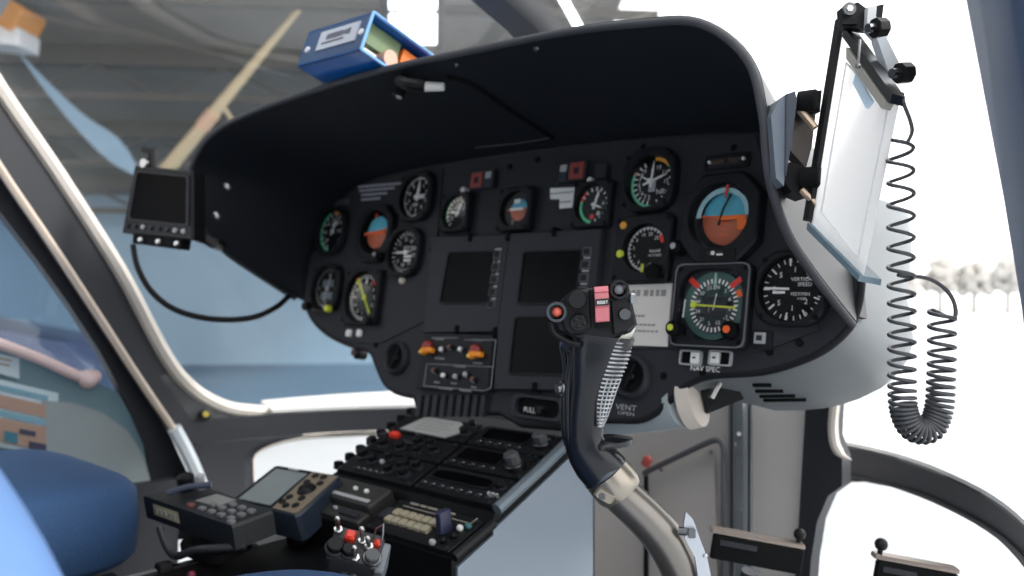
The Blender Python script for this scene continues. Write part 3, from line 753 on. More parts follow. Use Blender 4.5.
# right group
rpm = [('arc', G_, -178, -62, .88, .99), ('arc', G_, 46, 85, .88, .99), ('arc', G_, 150, 182, .88, .99), ('arc', A_, 2, 46, .86, 1.0), ('arc', R_, -66, -60, .80, 1.0), ('tick', W, 10, -170, -30, .72, .90, .06), ('tick', W, 6, 60, 160, .74, .88, .05), ('num', W, ['2', '3', '4', '5', '6', '7', '8', '9'], -172, -40, .60, .26), ('num', W, ['10', '11', '12'], 22, 90, .62, .24), ('text', W, 'NR', .42, -.40, .3), ('rect', GREYT, 0, -.15, .3, .42, 0)]
t = instrument('rotor_tachometer', 'large rotor speed dial with green arc and amber top segment', 'gauge', 654, 183, .083, .034, spec=rpm, thick=.018, hoff=(.0015, -.001)); needle(.028, .004, .007, W, 4, .0065, t, R=.0325); needle(.027, .004, .012, W, 72, .008, t, R=.0325); needle(.017, .003, .004, W, -62, .0095, t, R=.0325)
ral = [('arc', GREYT, -175, 60, .86, .93), ('tick', W, 20, -175, 60, .80, .93, .035), ('num', W, ['0', '1', '2', '5', '10', '20', '25'], -150, 45, .64, .21), ('rect', R_, .78, .45, .34, .34, 30), ('rect', Y_, -.12, -.80, .13, .34, 0), ('text', W, 'RADAR', .45, -.10, .17), ('text', W, 'ALTITUDE', .45, -.28, .14)]
t = instrument('radio_altimeter', 'square altitude dial with red wedge and two side lamps', 'gauge', 647, 250, .088, .031, kind='sq', spec=ral, thick=.014, hoff=(.003, 0))
for x, y, mt in ((-.031, .031, AMBER), (-.032, -.007, YEL)):
    m = MB(); m.cyl((x, y, .012), (x, y, .017), .0052, n=14, ch=.0015); m.build('lamp', mt, t)
m = MB(); m.ring(circ(.0085, 20), circ(.006, 20), .004, .006, M=T(.013, -.027, 0)); m.build('test_ring', GREYT, t); knob(t, .027, -.033, .014, .010, .012, BLKM)
t = instrument('attitude_indicator', 'large blue and orange horizon gauge in the near right group', 'gauge', 727, 221, .104, .039, kind='oct', spec=[('disc', DIAL, 0, 0, 1)], thick=.02, dz=.002, hoff=(-.002, .003), h=.11)
attitude(t, .036, .002, -4, (.002, .003))
m = MB(T(-.001, .003, 0)); m.loft([[(r * math.cos(PI * k / 30), r * math.sin(PI * k / 30), z) for k in range(31)] for r, z in ((.036, .009), (.036, .010), (.030, .010), (.030, .009))], closed=False); m.build('roll_scale', mat('pale_blue', (175, 220, 230), .5), t)
m = MB(); m.box((0, .034, .0125), (.0028, .016, .001), M=RZ(-.1)); m.build('roll_pointer', RED, t)
m = MB(); m.tube([(.010, .030, .0125), (.001, .012, .0125), (-.004, -.008, .0125)], .0014, 6); m.build('pitch_bar', BLK, t)
m = MB(); m.rbox((.026, -.010, .0125), (.012, .018, .001), .003, M=RZ(.15)); m.rbox((.010, .0005, .0125), (.03, .005, .001), .001); m.build('warning_flag', mat('flag_orange', (255, 120, 30), .4), t)
m = MB(); m.rbox((.002, -.046, .018), (.05, .016, .006), .002, ch=.001); m.rbox((0, -.044, .0212), (.02, .005, .001), .0015, mi=1); m.sphere((-.002, -.044, .022), .0028, mi=2, n=10); m.rbox((.007, -.046, .0215), (.008, .002, .001), .0008, mi=2); m.build('slip_tube', [BLK, BEZG, WHITE], t)
knob(t, -.056, -.034, .006, .0085, .02, BLKM, cap=GREYT)
dgr = mat('hsi_teal_face', (62, 96, 92), .3)
hs2 = [('disc', dgr, 0, 0, 1.02), ('disc', mat('hsi_card', (44, 50, 56), .5), .02, -.08, .78), ('rect', mat('hsi_dark', (22, 24, 34), .5), .05, -.05, .75, .6, 0), ('tick', W, 36, 0, 350, .66, .80, .05), ('num', W, ['N', '3', '6', 'E', '12', '15', 'S', '21', '24', 'W', '30', '33'], 10, 340, .55, .17),
       ('rect', R_, -.72, .68, .17, .42, 52), ('rect', R_, .68, .68, .17, .42, -52), ('rect', O_, .80, .36, .16, .22, 30), ('rect', mat('pale_green', (165, 200, 180), .5), -.02, .72, .07, .5, 0), ('rect', W, -1.0, -.1, .05, .55, -3), ('rect', W, .03, .1, .04, .5, -8), ('rect', W, -.15, -.1, .05, .2, 0)]
hole = radial(rrect(.086, .086, .026), 64)
t = instrument('heading_indicator', 'large square heading display with level yellow course bar and red flags', 'gauge', 716, 307, .102, .0405, kind='sq', spec=hs2, thick=.016, bez=BEZ, hole=hole, hoff=(0, .001), rim=mat('bezel_edge_grey', (110, 112, 116), .45))
needle(.030, .0032, .032, YEL, 93, .006, t, name='course_bar', R=.04, kind='bar', hub=0); m = MB(); m.cyl((-.027, .0015, .006), (-.027, .0015, .0078), .0042, n=14); m.build('course_marker', YEL, t)
knob(t, -.0415, -.030, .008, .009, .022, BLKM, cap=YEL); o = knob(t, .033, -.030, .008, .010, .020, BLKM, cap=ORANGE)
vs2 = [('tick', W, 25, -90 - 165, -90 + 165, .84, .97, .028), ('tick', W, 9, -90 - 160, -90 + 160, .74, .97, .05), ('num', W, ['2', '1', '5', '0', '5', '1', '2'], -90 - 140, -90 + 140, .60, .24), ('text', W, 'VERTICAL', .30, .30, .17), ('text', W, 'SPEED', .38, .14, .17), ('text', W, 'FEET/MIN', .26, -.16, .15), ('text', W, '×100', .3, -.30, .13), ('rect', W, -.45, -.1, .4, .08, 0)]
t = instrument('vertical_speed_indicator', 'vertical speed dial at near right end half behind the glareshield side', 'gauge', 795, 290, .085, .0365, spec=vs2, thick=.014); needle(.034, .0035, -.004, W, -88, .006, t, R=.0365, kind='bar', hub=0)

# ---------------------------------------------------------------- annunciators, placards, switches
def warn(px, py, lab, flip):
    t = thing('warning_light', lab, 'warning light', pe(px, py), 'red warning lights on the panel')
    m = MB(); m.rbox((0, 0, .004), (.052, .030, .008), .002, ch=.001); m.build('housing', BEZG, t)
    s = -1 if flip else 1
    m = MB(); m.ring(radial(rrect(.025, .024, .001), 64), radial(rrect(.010, .010, .001), 64), .008, .0095, .0085, M=T(s * .010, 0, 0)); m.build('red_lens', mat('warn_red', (150, 62, 56), .5), t)
    m = MB(); m.rbox((s * -.015, .006, .0085), (.012, .010, .0015), .001); m.build('test_button', GREYT, t)
    m = MB(); m.rbox((s * -.015, -.006, .0085), (.014, .011, .0015), .001); m.build('dark_lens', mat('dark_blue', (35, 42, 58), .3), t)
warn(485, 181, 'left red square warning light, above two small gauges', True)
warn(575, 173, 'right red square warning light, above the white label', False)
m = MB(); m.rbox((0, 0, .006), (.020, .022, .012), .002, ch=.002)
single(m, 'push_switch', BEZG, 'small grey square button beside the right red warning light', 'button', pe(605, 173))
m = MB(); m.cyl((0, 0, 0), (0, 0, .010), .005, n=14, ch=.0015); single(m, 'indicator_light', WHITE, 'tiny white lamp above the oil pressure gauge', 'lamp', pe(593, 182))
def placard(name, lab, corners, lines, mt=PAPER, ink=INK, nn=.002):
    C = [pp(*c) for c in corners]; c = (sum(p[0] for p in C) / len(C), sum(p[1] for p in C) / len(C))
    t = thing(name, lab, 'placard', PE(*c)); L = [(p[0] - c[0], p[1] - c[1]) for p in C]
    m = MB(); m.prism(L, 0, nn + .002); m.build('plate', mt, t, smooth=0)
    x0, x1 = min(p[0] for p in L), max(p[0] for p in L); y0, y1 = min(p[1] for p in L), max(p[1] for p in L)
    m = MB(); rnd = random.Random(3)
    for a, b, y, hh, n_ in lines:
        x = a
        for k in range(n_):
            w = (b - a) / n_; m.box((x0 + (x1 - x0) * (x + w * .42), y1 - (y1 - y0) * y, nn + .0024), ((x1 - x0) * w * (.55 + .3 * rnd.random()), (y1 - y0) * hh, .0008)); x += w
    m.build('lettering', ink, t, smooth=0); return t
placard('warning_placard', 'tall pale grey printed placard behind the cyclic grip head', ((612, 286), (674, 284), (669, 347), (612, 345)),
        [(.22, .52, .15, .10, 4), (.56, .92, .15, .10, 4), (.25, .4, .33, .03, 3), (.25, .4, .42, .03, 3), (.22, .62, .52, .035, 7), (.22, .8, .66, .03, 9), (.2, .86, .76, .03, 10), (.3, .5, .9, .08, 3)])
placard('white_label', 'two white stepped label strips left of the oil gauge', ((552, 189), (577, 188), (575.5, 208), (561, 209), (561.5, 199.5), (552, 199.5)), [(.05, .95, .28, .06, 6), (.45, .9, .72, .06, 3)], mt=WHITE)
t = thing('lettered_placard', 'white lettering lines on black beside the left altimeter', 'placard', pe(380, 196))
m = MB(); c = pp(380, 196)
for x0, x1, y in ((360, 404, 186.5), (361, 396, 190.5), (363, 388, 195), (363, 380, 199.5)):
    rnd = random.Random(y); x = x0
    while x < x1:
        w = 2 + 2.5 * rnd.random(); q = rpix(x, y - 1.2 - (x - 360) * .085 + 1, x + w * .8, y + 1.0 - (x - 360) * .085 + 1); m.box((q[0] - c[0], q[1] - c[1], .0038), (q[2], q[3], .001)); x += w
m.build('lettering', mat('letter_lilac', (172, 172, 184), .6), t)
m = MB(); q = rpix(336, 200, 351, 206); m.box((q[0] - c[0], q[1] - c[1], .0035), (q[2], q[3], .002)); m.build('label_strip', mat('strip_grey', (75, 75, 78), .6), t)
# amber caption strip, top right
t = thing('caption_strip', 'slim black caption strip with dim amber legends at upper right', 'annunciator', pe(729, 162))
m = MB(); m.ring(radial(rrect(.062, .019, .003), 64), radial(rrect(.056, .013, .002), 64), 0, .005, .001); m.build('frame', BEZ, t)
m = MB(); m.rbox((0, 0, .0015), (.056, .013, .002), .002); m.build('window', SCREEN, t)
m = MB(); m.text('ARM', .008, T(-.014, 0, .003)); m.text('TEST', .008, T(.009, 0, .003)); m.build('legend', mat('dim_amber', (120, 92, 66), .5), t, smooth=0)
for x in (-.025, .022):
    m = MB(); m.cyl((x, .001, .002), (x, .001, .0055), .0022, n=10); m.build('lamp', WHITE, t)
# two rocker switches lower right, and one square button
def rocker(px, py, lab, s):
    t = thing('rocker_switch', lab, 'switch', pe(px, py), 'rocker switches at the lower right')
    m = MB(); m.ring(radial(rrect(.030, .018, .003), 64), radial(rrect(.026, .0145, .002), 64), 0, .005, .001); m.build('frame', GREYT, t)
    m = MB(); m.rbox((s * .0065, 0, .003), (.0115, .0135, .006), .001, ch=.001); m.build('white_cap', WHITE, t)
    m = MB(); m.rbox((-s * .0065, 0, .002), (.0115, .0135, .004), .001, ch=.001)
    for k in range(2): m.box((-s * (.004 + .005 * k), 0, .0045), (.001, .012, .001))
    m.build('dark_cap', BLKM, t); m = MB(); m.box((s * .0065, 0, .0065), (.004, .002, .0008)); m.build('legend', INKB, t)
rocker(692, 358, 'lower right rocker switch with its white half on the inner side', 1); rocker(721.5, 358.5, 'lower right rocker switch nearer the square push button', -1)
t = thing('push_button', 'square grey framed push button right of the rocker switches', 'button', pe(763.5, 340.5))
m = MB(); m.rbox((0, 0, .002), (.026, .022, .004), .002); m.build('surround', BEZ, t)
m = MB(); m.rbox((-.002, .002, .005), (.014, .013, .004), .001, ch=.001); m.build('button', GREYT, t); m = MB(); m.rbox((-.002, .002, .0072), (.007, .006, .001), .0005); m.build('lens', BEZG, t)
for k, (px, lab) in enumerate(((351, 'left of two white press buttons at panel foot'), (361.5, 'right of two white press buttons at panel foot'))):
    m = MB(); m.rbox((0, 0, .004), (.013, .013, .008), .003, ch=.002); single(m, 'press_button', WHITE, lab, 'button', pe(px, 333.5), 'white press buttons at the far left foot')
# end caps under the panel's far left
m = MB(); m.cyl((0, 0, 0), (0, 0, .02), .011, n=18, ch=.004); m.cyl((0, 0, .02), (0, 0, .024), .006, n=14, mi=1)
single(m, 'pull_knob', [BLK, mat('knob_maroon', (70, 30, 34), .4)], 'dark maroon pull knob hanging off the far left panel edge', 'knob', pe(364, 354, -.02))
# cabin air vents
def vent(px, py, R, lab):
    t = thing('air_vent', lab, 'vent', pe(px, py), 'round air vents in the panel')
    m = MB(); m.lathe([(R * .78, .002), (R * .80, .008), (R * .92, .010), (R * 1.08, .007), (R * 1.12, 0)], 40); m.build('ring', BEZG, t, smooth=60)
    m = MB(); m.lathe([(0, .0005), (R * .5, .002), (R * .76, .006)], 32); m.build('bowl', BLKM, t, smooth=60)
    m = MB(); m.cyl((0, 0, .001), (0, 0, .007), R * .2, n=16, ch=.002); m.box((0, 0, .006), (R * 1.3, R * .07, .004), M=RZ(1.2)); m.build('nozzle', BLK, t)
vent(633, 377, .026, 'round black air vent under the pale placard'); vent(398, 358, .026, 'round black air vent left of the orange knobs')

# ---------------------------------------------------------------- display units
def display_unit(name, lab, outer, screens, z=.012):
    C = [pp(*c) for c in outer]; c = (sum(p[0] for p in C) / len(C), sum(p[1] for p in C) / len(C))
    t = thing(name, lab, 'display', PE(*c)); L = [(p[0] - c[0], p[1] - c[1]) for p in C]
    m = MB(); m.prism(L, 0, z, ch=.002); m.build('housing', BEZG, t)
    for s in screens:
        q = [pp(*p, z) for p in s]; q = [(p[0] - c[0], p[1] - c[1]) for p in q]; cx = sum(p[0] for p in q) / 4; cy = sum(p[1] for p in q) / 4
        loc = [(p[0] - cx, p[1] - cy) for p in q]
        m = MB(); m.ring(radial([(x * 1.06, y * 1.06) for x, y in loc], 64), radial(loc, 64), z - .001, z + .0025, z - .0005, M=T(cx, cy, 0)); m.build('screen_rim', BEZ, t)
        m = MB(); m.prism(q, z - .001, z + .0006); m.build('screen', SCREEN, t, smooth=0)
    return t, c
t, c = display_unit('display_unit', 'left dark display with a column of keys on its right', ((437, 238), (514, 236), (503, 333), (428, 334)), [((450, 253), (497.5, 252), (489.5, 302), (441, 303))])
for k in range(5):
    q = rpix(499.5 - 1.5 * k, 252 + 12.3 * k, 507.5 - 1.5 * k, 261 + 12.3 * k); m = MB(); m.rbox((q[0] - c[0], q[1] - c[1], .013), (q[2], q[3], .003), .002, ch=.001); o = m.build('key', mat('key_edge_grey', (84, 86, 90), .5, spec=.2), t); m = MB(); m.rbox((q[0] - c[0], q[1] - c[1], .0148), (q[2] * .6, q[3] * .6, .001), .001); m.build('key_face', BEZ, t)
    m = MB(); m.box((q[0] - c[0], q[1] - c[1] + q[3] * .62, .0122), (q[2] * .8, .0022, .0012)); m.build('key_mark', GREYT, t)
t, c = display_unit('display_unit', 'right stacked pair of dark displays behind the cyclic grip', ((515, 235), (607, 230), (600, 300), (592, 392), (499, 390), (503, 330)), [((525, 252.5), (582, 251), (575, 303), (519, 303)), ((516.5, 318), (572, 318), (566, 374), (510.5, 373))])
for k in range(4):
    q = rpix(588.5 - 1.6 * k, 249 + 13 * k, 598 - 1.6 * k, 258.5 + 13 * k); m = MB(); m.rbox((q[0] - c[0], q[1] - c[1], .013), (q[2], q[3], .003), .002, ch=.001); m.build('key', mat('key_edge_grey', (84, 86, 90), .5, spec=.2), t); m = MB(); m.rbox((q[0] - c[0], q[1] - c[1], .0148), (q[2] * .6, q[3] * .6, .001), .001); m.build('key_face', BEZ, t)
    m = MB(); m.box((q[0] - c[0], q[1] - c[1] - q[3] * .62, .0122), (q[2] * .7, .002, .0012)); m.build('key_mark', GREYT, t)
for px, py in ((476, 239), (514, 238), (560, 234), (463, 331), (501, 333), (541, 388)):
    m = MB(); m.rbox((0, 0, .008), (.006, .014, .016), .002, ch=.001); single(m, 'retaining_clip', BLKM, {476: 'small black clip above the left dark display', 514: 'small black clip between the tops of both displays', 560: 'small black clip above the upper right display', 463: 'small black clip between the orange knobs', 501: 'small black clip beside the engine switch panel', 541: 'small black clip under the lower right display'}[px], 'clip', pe(px, py), 'black clips around the displays')
# engine panel with orange knobs
C = [pp(*p) for p in ((432, 334), (499, 336), (494, 393), (422, 389))]; cc = (sum(p[0] for p in C) / 4, sum(p[1] for p in C) / 4)
t = thing('engine_switch_panel', 'black switch panel with two orange guarded knobs', 'switch panel', PE(*cc))
m = MB(); m.prism([(p[0] - cc[0], p[1] - cc[1]) for p in C], 0, .014, ch=.002); m.build('panel', BEZ, t)
def lp(px, py, z=.014): u, v = pp(px, py, z); return u - cc[0], v - cc[1]
m = MB(); Q = [(p, .0145) for p in (lp(436, 338), lp(496, 340), lp(491, 389), lp(485, 391), lp(425, 385))]
def strip(a, b, w=.0016): m.tube([(a[0], a[1], .0145), (b[0], b[1], .0145)], w * .6, 4)
for a, b in (((432, 338), (458, 338)), ((464, 340), (496, 340)), ((496, 340), (491, 388)), ((491, 388), (484, 391)), ((484, 391), (424, 386)), ((424, 386), (427, 364)), ((427, 364), (494, 367))): strip(lp(*a), lp(*b))
for px, py, w in ((440, 339, 9), (478, 340, 9), (440, 358, 10), (478, 363, 10), (460, 366, 12), (437, 382, 6), (454, 383, 6), (474, 387, 6), (446, 388, 14), (466, 390, 12)):
    a, b = lp(px - w / 2, py), lp(px + w / 2, py)
    k = 4
    for j in range(k): m.box((a[0] + (b[0] - a[0]) * (j + .5) / k, a[1], .0147), ((b[0] - a[0]) / k * .7, .003, .0008))
m.build('legend', mat('legend_grey', (128, 130, 134), .6), t)
for i, (px, py) in enumerate(((429, 350), (477, 354))):
    x, y = lp(px, py)
    m = MB(); m.cyl((x - .002, y + .004, .013), (x - .002, y + .004, .022), .0105, n=18, ch=.003); g = m.build('guard', mat('guard_red', (150, 45, 38), .4), t)
    m = MB(); m.rbox((x + .007, y - .001, .022), (.022, .009, .010), .004, ch=.003, M=None); m.sphere((x + .002, y - .003, .026), .0068, n=12); m.build('knob', mat('knob_orange', (245, 150, 30), .35), t)
    m = MB(); m.sphere((x + .001, y - .005, .0315), .0034, n=10); m.build('knob_highlight_cap', mat('knob_yellow', (250, 205, 90), .3), t)
for px, py, mt in ((444, 350, WHITE), (452, 348, mat('toggle_brown', (110, 70, 60), .4)), (436, 371, mat('toggle_brown', (110, 70, 60), .4)), (446, 376, WHITE), (458, 377, GREYT), (468, 375, GREYT), (475, 380, mat('toggle_brown', (110, 70, 60), .4)), (463, 350, WHITE)):
    x, y = lp(px, py); m = MB(); m.cyl((x, y, .014), (x, y, .018), .0045, n=10); m.cyl((x, y, .018), (x, y + .001, .022), .003, .0036, n=10, mi=1); m.build('toggle', [DSTEEL, mt], t)
# oblong pocket below the displays
t = thing('recessed_switch', 'oblong recessed slot with white legend under the displays', 'switch', pe(541, 408))
u0, v0 = pp(541, 408); q = rpix(514, 397, 566, 421)
m = MB(); m.ring(radial(rrect(q[2] * 1.05, q[3] * 1.02, .012), 64), radial(rrect(q[2] * .86, q[3] * .74, .010), 64), 0, .010, .001, ch=.002); m.build('surround', BEZG, t)
m = MB(); m.rbox((0, 0, .001), (q[2] * .86, q[3] * .74, .002), .01); m.build('recess', BLKM, t)
m = MB(); m.text('PULL', .010, T(-.018, -.005, .0035)); m.build('legend', WHITE, t, smooth=0)
m = MB(); m.cyl((.008, -.004, .002), (.008, -.004, .014), .004, n=10); m.box((.008, .001, .010), (.016, .003, .003)); m.build('lever', BLK, t)
# ================================================================ glareshield
# rim curve from the lower left end over the top to the lower right end: (x, y, z above the eye)
RIM = [(-.545, -.004, -.006), (-.552, -.078, .037), (-.556, -.148, .082), (-.558, -.190, .132), (-.560, -.206, .188), (-.552, -.206, .238), (-.485, -.204, .283), (-.349, -.202, .302), (-.14, -.2, .308),
       (.0194, -.2, .306), (.15, -.2, .300), (.297, -.2, .293), (.403, -.2, .281), (.473, -.2, .2665), (.522, -.2, .222), (.538, -.2, .165), (.541, -.194, .108), (.541, -.161, .060), (.541, -.109, .024), (.541, -.012, -.030)]
RIMS = smooth_path([Vector((x * .992, y, EZ + z - .0095 * max(0, min(1, (z - .15) / .1)))) for x, y, z in RIM], 6)
# matching curve on the panel: same order around the panel's outline
BACK = [(304, 300), (306, 276), (311, 255), (318, 237), (328, 217), (348, 192), (372, 179), (410, 170), (450, 163), (500, 155), (535, 150), (570, 146), (625, 140), (700, 134)]
BK = [pp(*p) for p in BACK]; BK += [(.405, BK[3][1] + .0) if False else None for _ in ()]
right_b = [(-u, v) for u, v in (pp(348, 192), pp(328, 217), pp(318, 237), pp(311, 255), pp(306, 276))] + [pp(848, 317)]
BK = BK + right_b
BK3 = [PO + Vector((u, 0, 0)) + PV * v + PN * .002 for u, v in BK]
BKS = smooth_path(BK3, 6)
def resample(P, N):
    L = [0]
    for a, b in zip(P, P[1:]): L.append(L[-1] + (b - a).length)
    out = []; k = 0
    for i in range(N):
        d = L[-1] * i / (N - 1)
        while k < len(L) - 2 and L[k + 1] < d: k += 1
        f = (d - L[k]) / max(1e-9, L[k + 1] - L[k]); out.append(P[k].lerp(P[k + 1], f))
    return out
hood = thing('glareshield', 'large black curved glareshield hood over the instrument panel', 'glareshield', T(0, -.1, EZ + .25))
NH = len(RIMS); BKR = BKS if len(BKS) == NH else resample(BKS, NH)
rings = []
for k in range(9):
    f = k / 8; row = []
    for a, b in zip(RIMS, BKR):
        p = a.lerp(b, f); row.append(p)
    rings.append(row)
rings.append([p + Vector((0, .03, -.004)) for p in BKR])
m = MB(); m.sheet(rings, .009, mi_top=1); m.build('shell', [HOODM, mat('hood_outer_grey', (44, 46, 50), .42, metal=.1, var=.1, scale=10)], hood, world=True, smooth=50)
m = MB(); off = []
for i, p in enumerate(RIMS):
    c = Vector((0, p.y, EZ + .08)); o = (p - c); o.y = 0; o = o.normalized(); off.append(p + o * .0045)
m.tube(off, .0046, 8); m.build('rim', HOODRIM, hood, world=True, smooth=60)
def hood_pt(px, py):            # where a pixel meets the underside of the hood
    r = ray(px, py); best = None
    for k in range(len(rings) - 1):
        for i in range(NH - 1):
            a, b, c, d_ = rings[k][i], rings[k][i+1], rings[k+1][i+1], rings[k+1][i]
            from mathutils.geometry import intersect_ray_tri
            for tri in ((a, b, c), (a, c, d_)):
                h = intersect_ray_tri(*tri, r, CAM, True)
                if h and (best is None or (h - CAM).length > (best[0] - CAM).length):
                    nn = (tri[1] - tri[0]).cross(tri[2] - tri[0]).normalized(); best = (h, nn if nn.dot(r) < 0 else -nn)
    return best
# raised hatch line under the hood, screws, map lamp
hp = [hood_pt(*p) for p in ((448, 76), (472, 83), (512, 110), (553, 137))]
if all(hp):
    m = MB(); m.tube(smooth_path([h + n_ * .001 for h, n_ in hp], 4), .0038, 6); m.build('seam', BLKM, hood, world=True)
hp = [hood_pt(*p) for p in ((553, 137), (515, 143), (476, 147))]
if all(hp):
    m = MB(); m.tube(smooth_path([h + n_ * .001 for h, n_ in hp], 4), 0.0012, 6); m.build('seam', HOODRIM, hood, world=True)
for px, py, r in ((227, 187, .0085), (217, 216, .0085), (537, 48, .004), (457, 64, .003)):
    h = hood_pt(px, py)
    if h:
        m = MB(); A, L = axis(h[0], h[0] + h[1]); m.lathe([(0, .004), (r * .6, .0036), (r, .001), (r, -.001)], 16, 0, A); m.build('screw', STEEL if r > .005 else DSTEEL, hood, world=True, smooth=60)
h = hood_pt(424, 77)
t = thing('map_lamp', 'small black lamp with white stub under the glareshield front edge', 'lamp', T(h[0]))
m = MB(); m.tube(smooth_path([hood_pt(402, 75)[0] + h[1] * .008, hood_pt(412, 73)[0] + h[1] * .016, hood_pt(428, 76)[0] + h[1] * .014], 4), .009, 10); m.build('body', BLK, t, world=True)
m = MB(); m.tube([hood_pt(428, 77)[0] + h[1] * .014, hood_pt(446, 80)[0] + h[1] * .010], [.007, .0055], 10); m.build('stub', WHITE, t, world=True)
h2 = hood_pt(400, 88)
m = MB(); m.cyl(h2[0], h2[0] + h2[1] * .014, .009, .008, n=14, ch=.002); m.cyl(h2[0] + h2[1] * .0142 + Vector((.004, 0, 0)), h2[0] + h2[1] * .016 + Vector((.004, 0, 0)), .0045, n=12, mi=1)
o = m.build('round_knob', [BLK, GREYT]); tag(o, 'small round black knob below the map lamp under the hood', 'knob')

# ---------------------------------------------------------------- blue box of papers on the glareshield
BLUE = mat('box_blue', (22, 105, 190), 0.35, var=.06, coat=.2); BLUED = mat('box_blue_dark', (40, 72, 110), 0.4, var=.06); BLUEE = mat('box_edge_blue', (120, 170, 215), .4)
P0 = at_y(297, 66.5, -.235); P1 = at_y(361, 49.5, -.235); Pt = at_y(303.5, 34.5, -.23)
ex = (P1 - P0); Lx = ex.length; ex.normalize(); sl = math.radians(19.5)
fz = Vector((0, math.cos(sl), -math.sin(sl))); fz = (fz - ex * fz.dot(ex)).normalized(); uz = ex.cross(fz).normalized()
H = .057; D = .25
B = frame(P0, ex, fz, uz)
t = thing('document_box', 'blue open ended document box resting on the glareshield', 'box', B)
th = .003
m = MB(); m.box((Lx/2, th/2, H/2), (Lx, th, H)); m.build('label_side', BLUED, t, smooth=0)
m = MB(); m.box((Lx/2, D/2, th/2), (Lx, D, th)); m.box((Lx/2, D/2, H - th/2), (Lx, D, th)); m.box((Lx/2, D - th/2, H/2), (Lx, th, H)); m.box((th/2, D/2, H/2), (th, D, H)); m.build('case', BLUE, t, smooth=0)
m = MB(); e = .0022
for a, b in (((Lx, 0, 0), (Lx, D, 0)), ((Lx, D, 0), (Lx, D, H)), ((Lx, D, H), (Lx, 0, H)), ((Lx, 0, H), (Lx, 0, 0))): m.tube([a, b], e, 6)
m.build('edge_binding', BLUEE, t)
m = MB(); m.box((Lx * .56, -.001, H * .56), (Lx * .60, .002, H * .52)); lb = m.build('paper_label', mat('label_lilac', (178, 184, 196), .6, var=.05), t, smooth=0)
m = MB(); rnd = random.Random(5)
for k in range(9): m.box((Lx * (.40 + .042 * k), -.0024, H * .62), (Lx * .03, .001, H * (.10 + .06 * rnd.random())))
m.box((Lx * .5, -.0024, H * .46), (Lx * .34, .001, H * .04)); m.build('lettering', mat('label_ink', (95, 98, 112), .6), lb, smooth=0)
for x, z in ((.10, .42), (.92, .50)):
    m = MB(); m.cyl((Lx * x, 0, H * z), (Lx * x, -.003, H * z), .0048, n=14, ch=.001); m.build('rivet', mat('rivet_white', (225, 225, 230), .3), t)
# the papers in it
def paper_roll(y, z, r, L, c, lab, n_=1.0):
    m = MB(); m.tube([(Lx - L, y, z), (Lx - .004, y, z)], r, 14); o = m.build('paper_bundle', mat('pap_%d_%d_%d' % c, c, .6, var=.1)); o.matrix_basis = B; return tag(o, lab, 'paper', 'papers in the blue box')
m = MB(); m.rbox((0, 0, 0), (.044, .03, .13), .01, ch=.002); o = m.build('map_booklet', mat('map_green', (96, 118, 84), .6, var=.2, scale=25)); o.matrix_basis = B @ T(Lx - .072, .035, .030) @ RY(PI/2) @ RZ(PI/2) @ T(0, -.0, 0); 
bpy.data.objects.remove(o)
m = MB(); m.box((Lx - .080, .040, .037), (.125, .055, .030)); o = m.build('booklet', mat('booklet_green', (104, 124, 90), .6, var=.25, scale=25), smooth=0); o.matrix_basis = B; tag(o, 'green booklet in the blue box, nearest its label side', 'booklet')
paper_roll(.050, .0165, .0120, .09, (205, 165, 145), 'rolled pinkish paper in the mouth of the blue box')
m = MB(); m.box((Lx - .075, .095, .027), (.12, .045, .040)); o = m.build('booklet', mat('booklet_orange', (232, 120, 40), .6, var=.15, scale=20), smooth=0); o.matrix_basis = B; tag(o, 'orange booklet in the blue box, farthest from its label', 'booklet')
m = MB(); m.box((Lx - .070, .0185, .0075), (.122, .024, .006)); o = m.build('paper_sheet', PAPER, smooth=0); o.matrix_basis = B; tag(o, 'white sheet lying flat at the bottom of the blue box', 'paper')

# ---------------------------------------------------------------- monitor at the far left of the hood
S = [(139, 166), (193, 171), (197, 241), (122, 233)]
zs = (1.53, 1.46, 1.46, 1.53); Q = [at_z(*p, z) for p, z in zip(S, zs)]
o0 = (Q[0] + Q[1] + Q[2] + Q[3]) / 4; ex = ((Q[1] - Q[0]) + (Q[2] - Q[3])).normalized(); ey = (Q[0] - Q[3]) + (Q[1] - Q[2]); ey = (ey - ex * ey.dot(ex)).normalized(); ez = ex.cross(ey)
ME = frame(o0, ex, ey, ez); inv = ME.inverted(); L = [inv @ q for q in Q]; L = [(p.x, p.y) for p in L]
t = thing('monitor', 'small black monitor mounted beyond the left end of the glareshield', 'monitor', ME)
m = MB(); m.prism([(x * 1.0, y) for x, y in L][::-1], -.022, .006, ch=.004); m.build('housing', BLK, t)
def q4(u, v):                   # bilinear on the front
    a = Vector(L[0]).lerp(Vector(L[1]), u); b = Vector(L[3]).lerp(Vector(L[2]), u); return a.lerp(b, v)
m = MB(); m.prism([tuple(q4(u, v)) for u, v in ((.10, .10), (.93, .10), (.93, .78), (.10, .78))][::-1], .005, .0075); m.build('screen', mat('monitor_screen', (5, 5, 7), .3, spec=.03), t, smooth=0)
m = MB(); m.ring(*[radial([((p.x - q4(.5, .44).x) * s, (p.y - q4(.5, .44).y) * s) for p in (q4(.10, .10), q4(.93, .10), q4(.93, .78), q4(.10, .78))], 64) for s in (1.07, 1.0)], .004, .009, .0062, M=T(q4(.5, .44).x, q4(.5, .44).y, 0)); m.build('screen_rim', BEZG, t)
for k in range(8):
    p = q4(.08 + .115 * k, .885); m = MB(); m.cyl((p.x, p.y, .005), (p.x, p.y, .010), .0042, n=12, ch=.001); m.build('button', GREYT if k in (2, 6, 7) else BEZG, t)
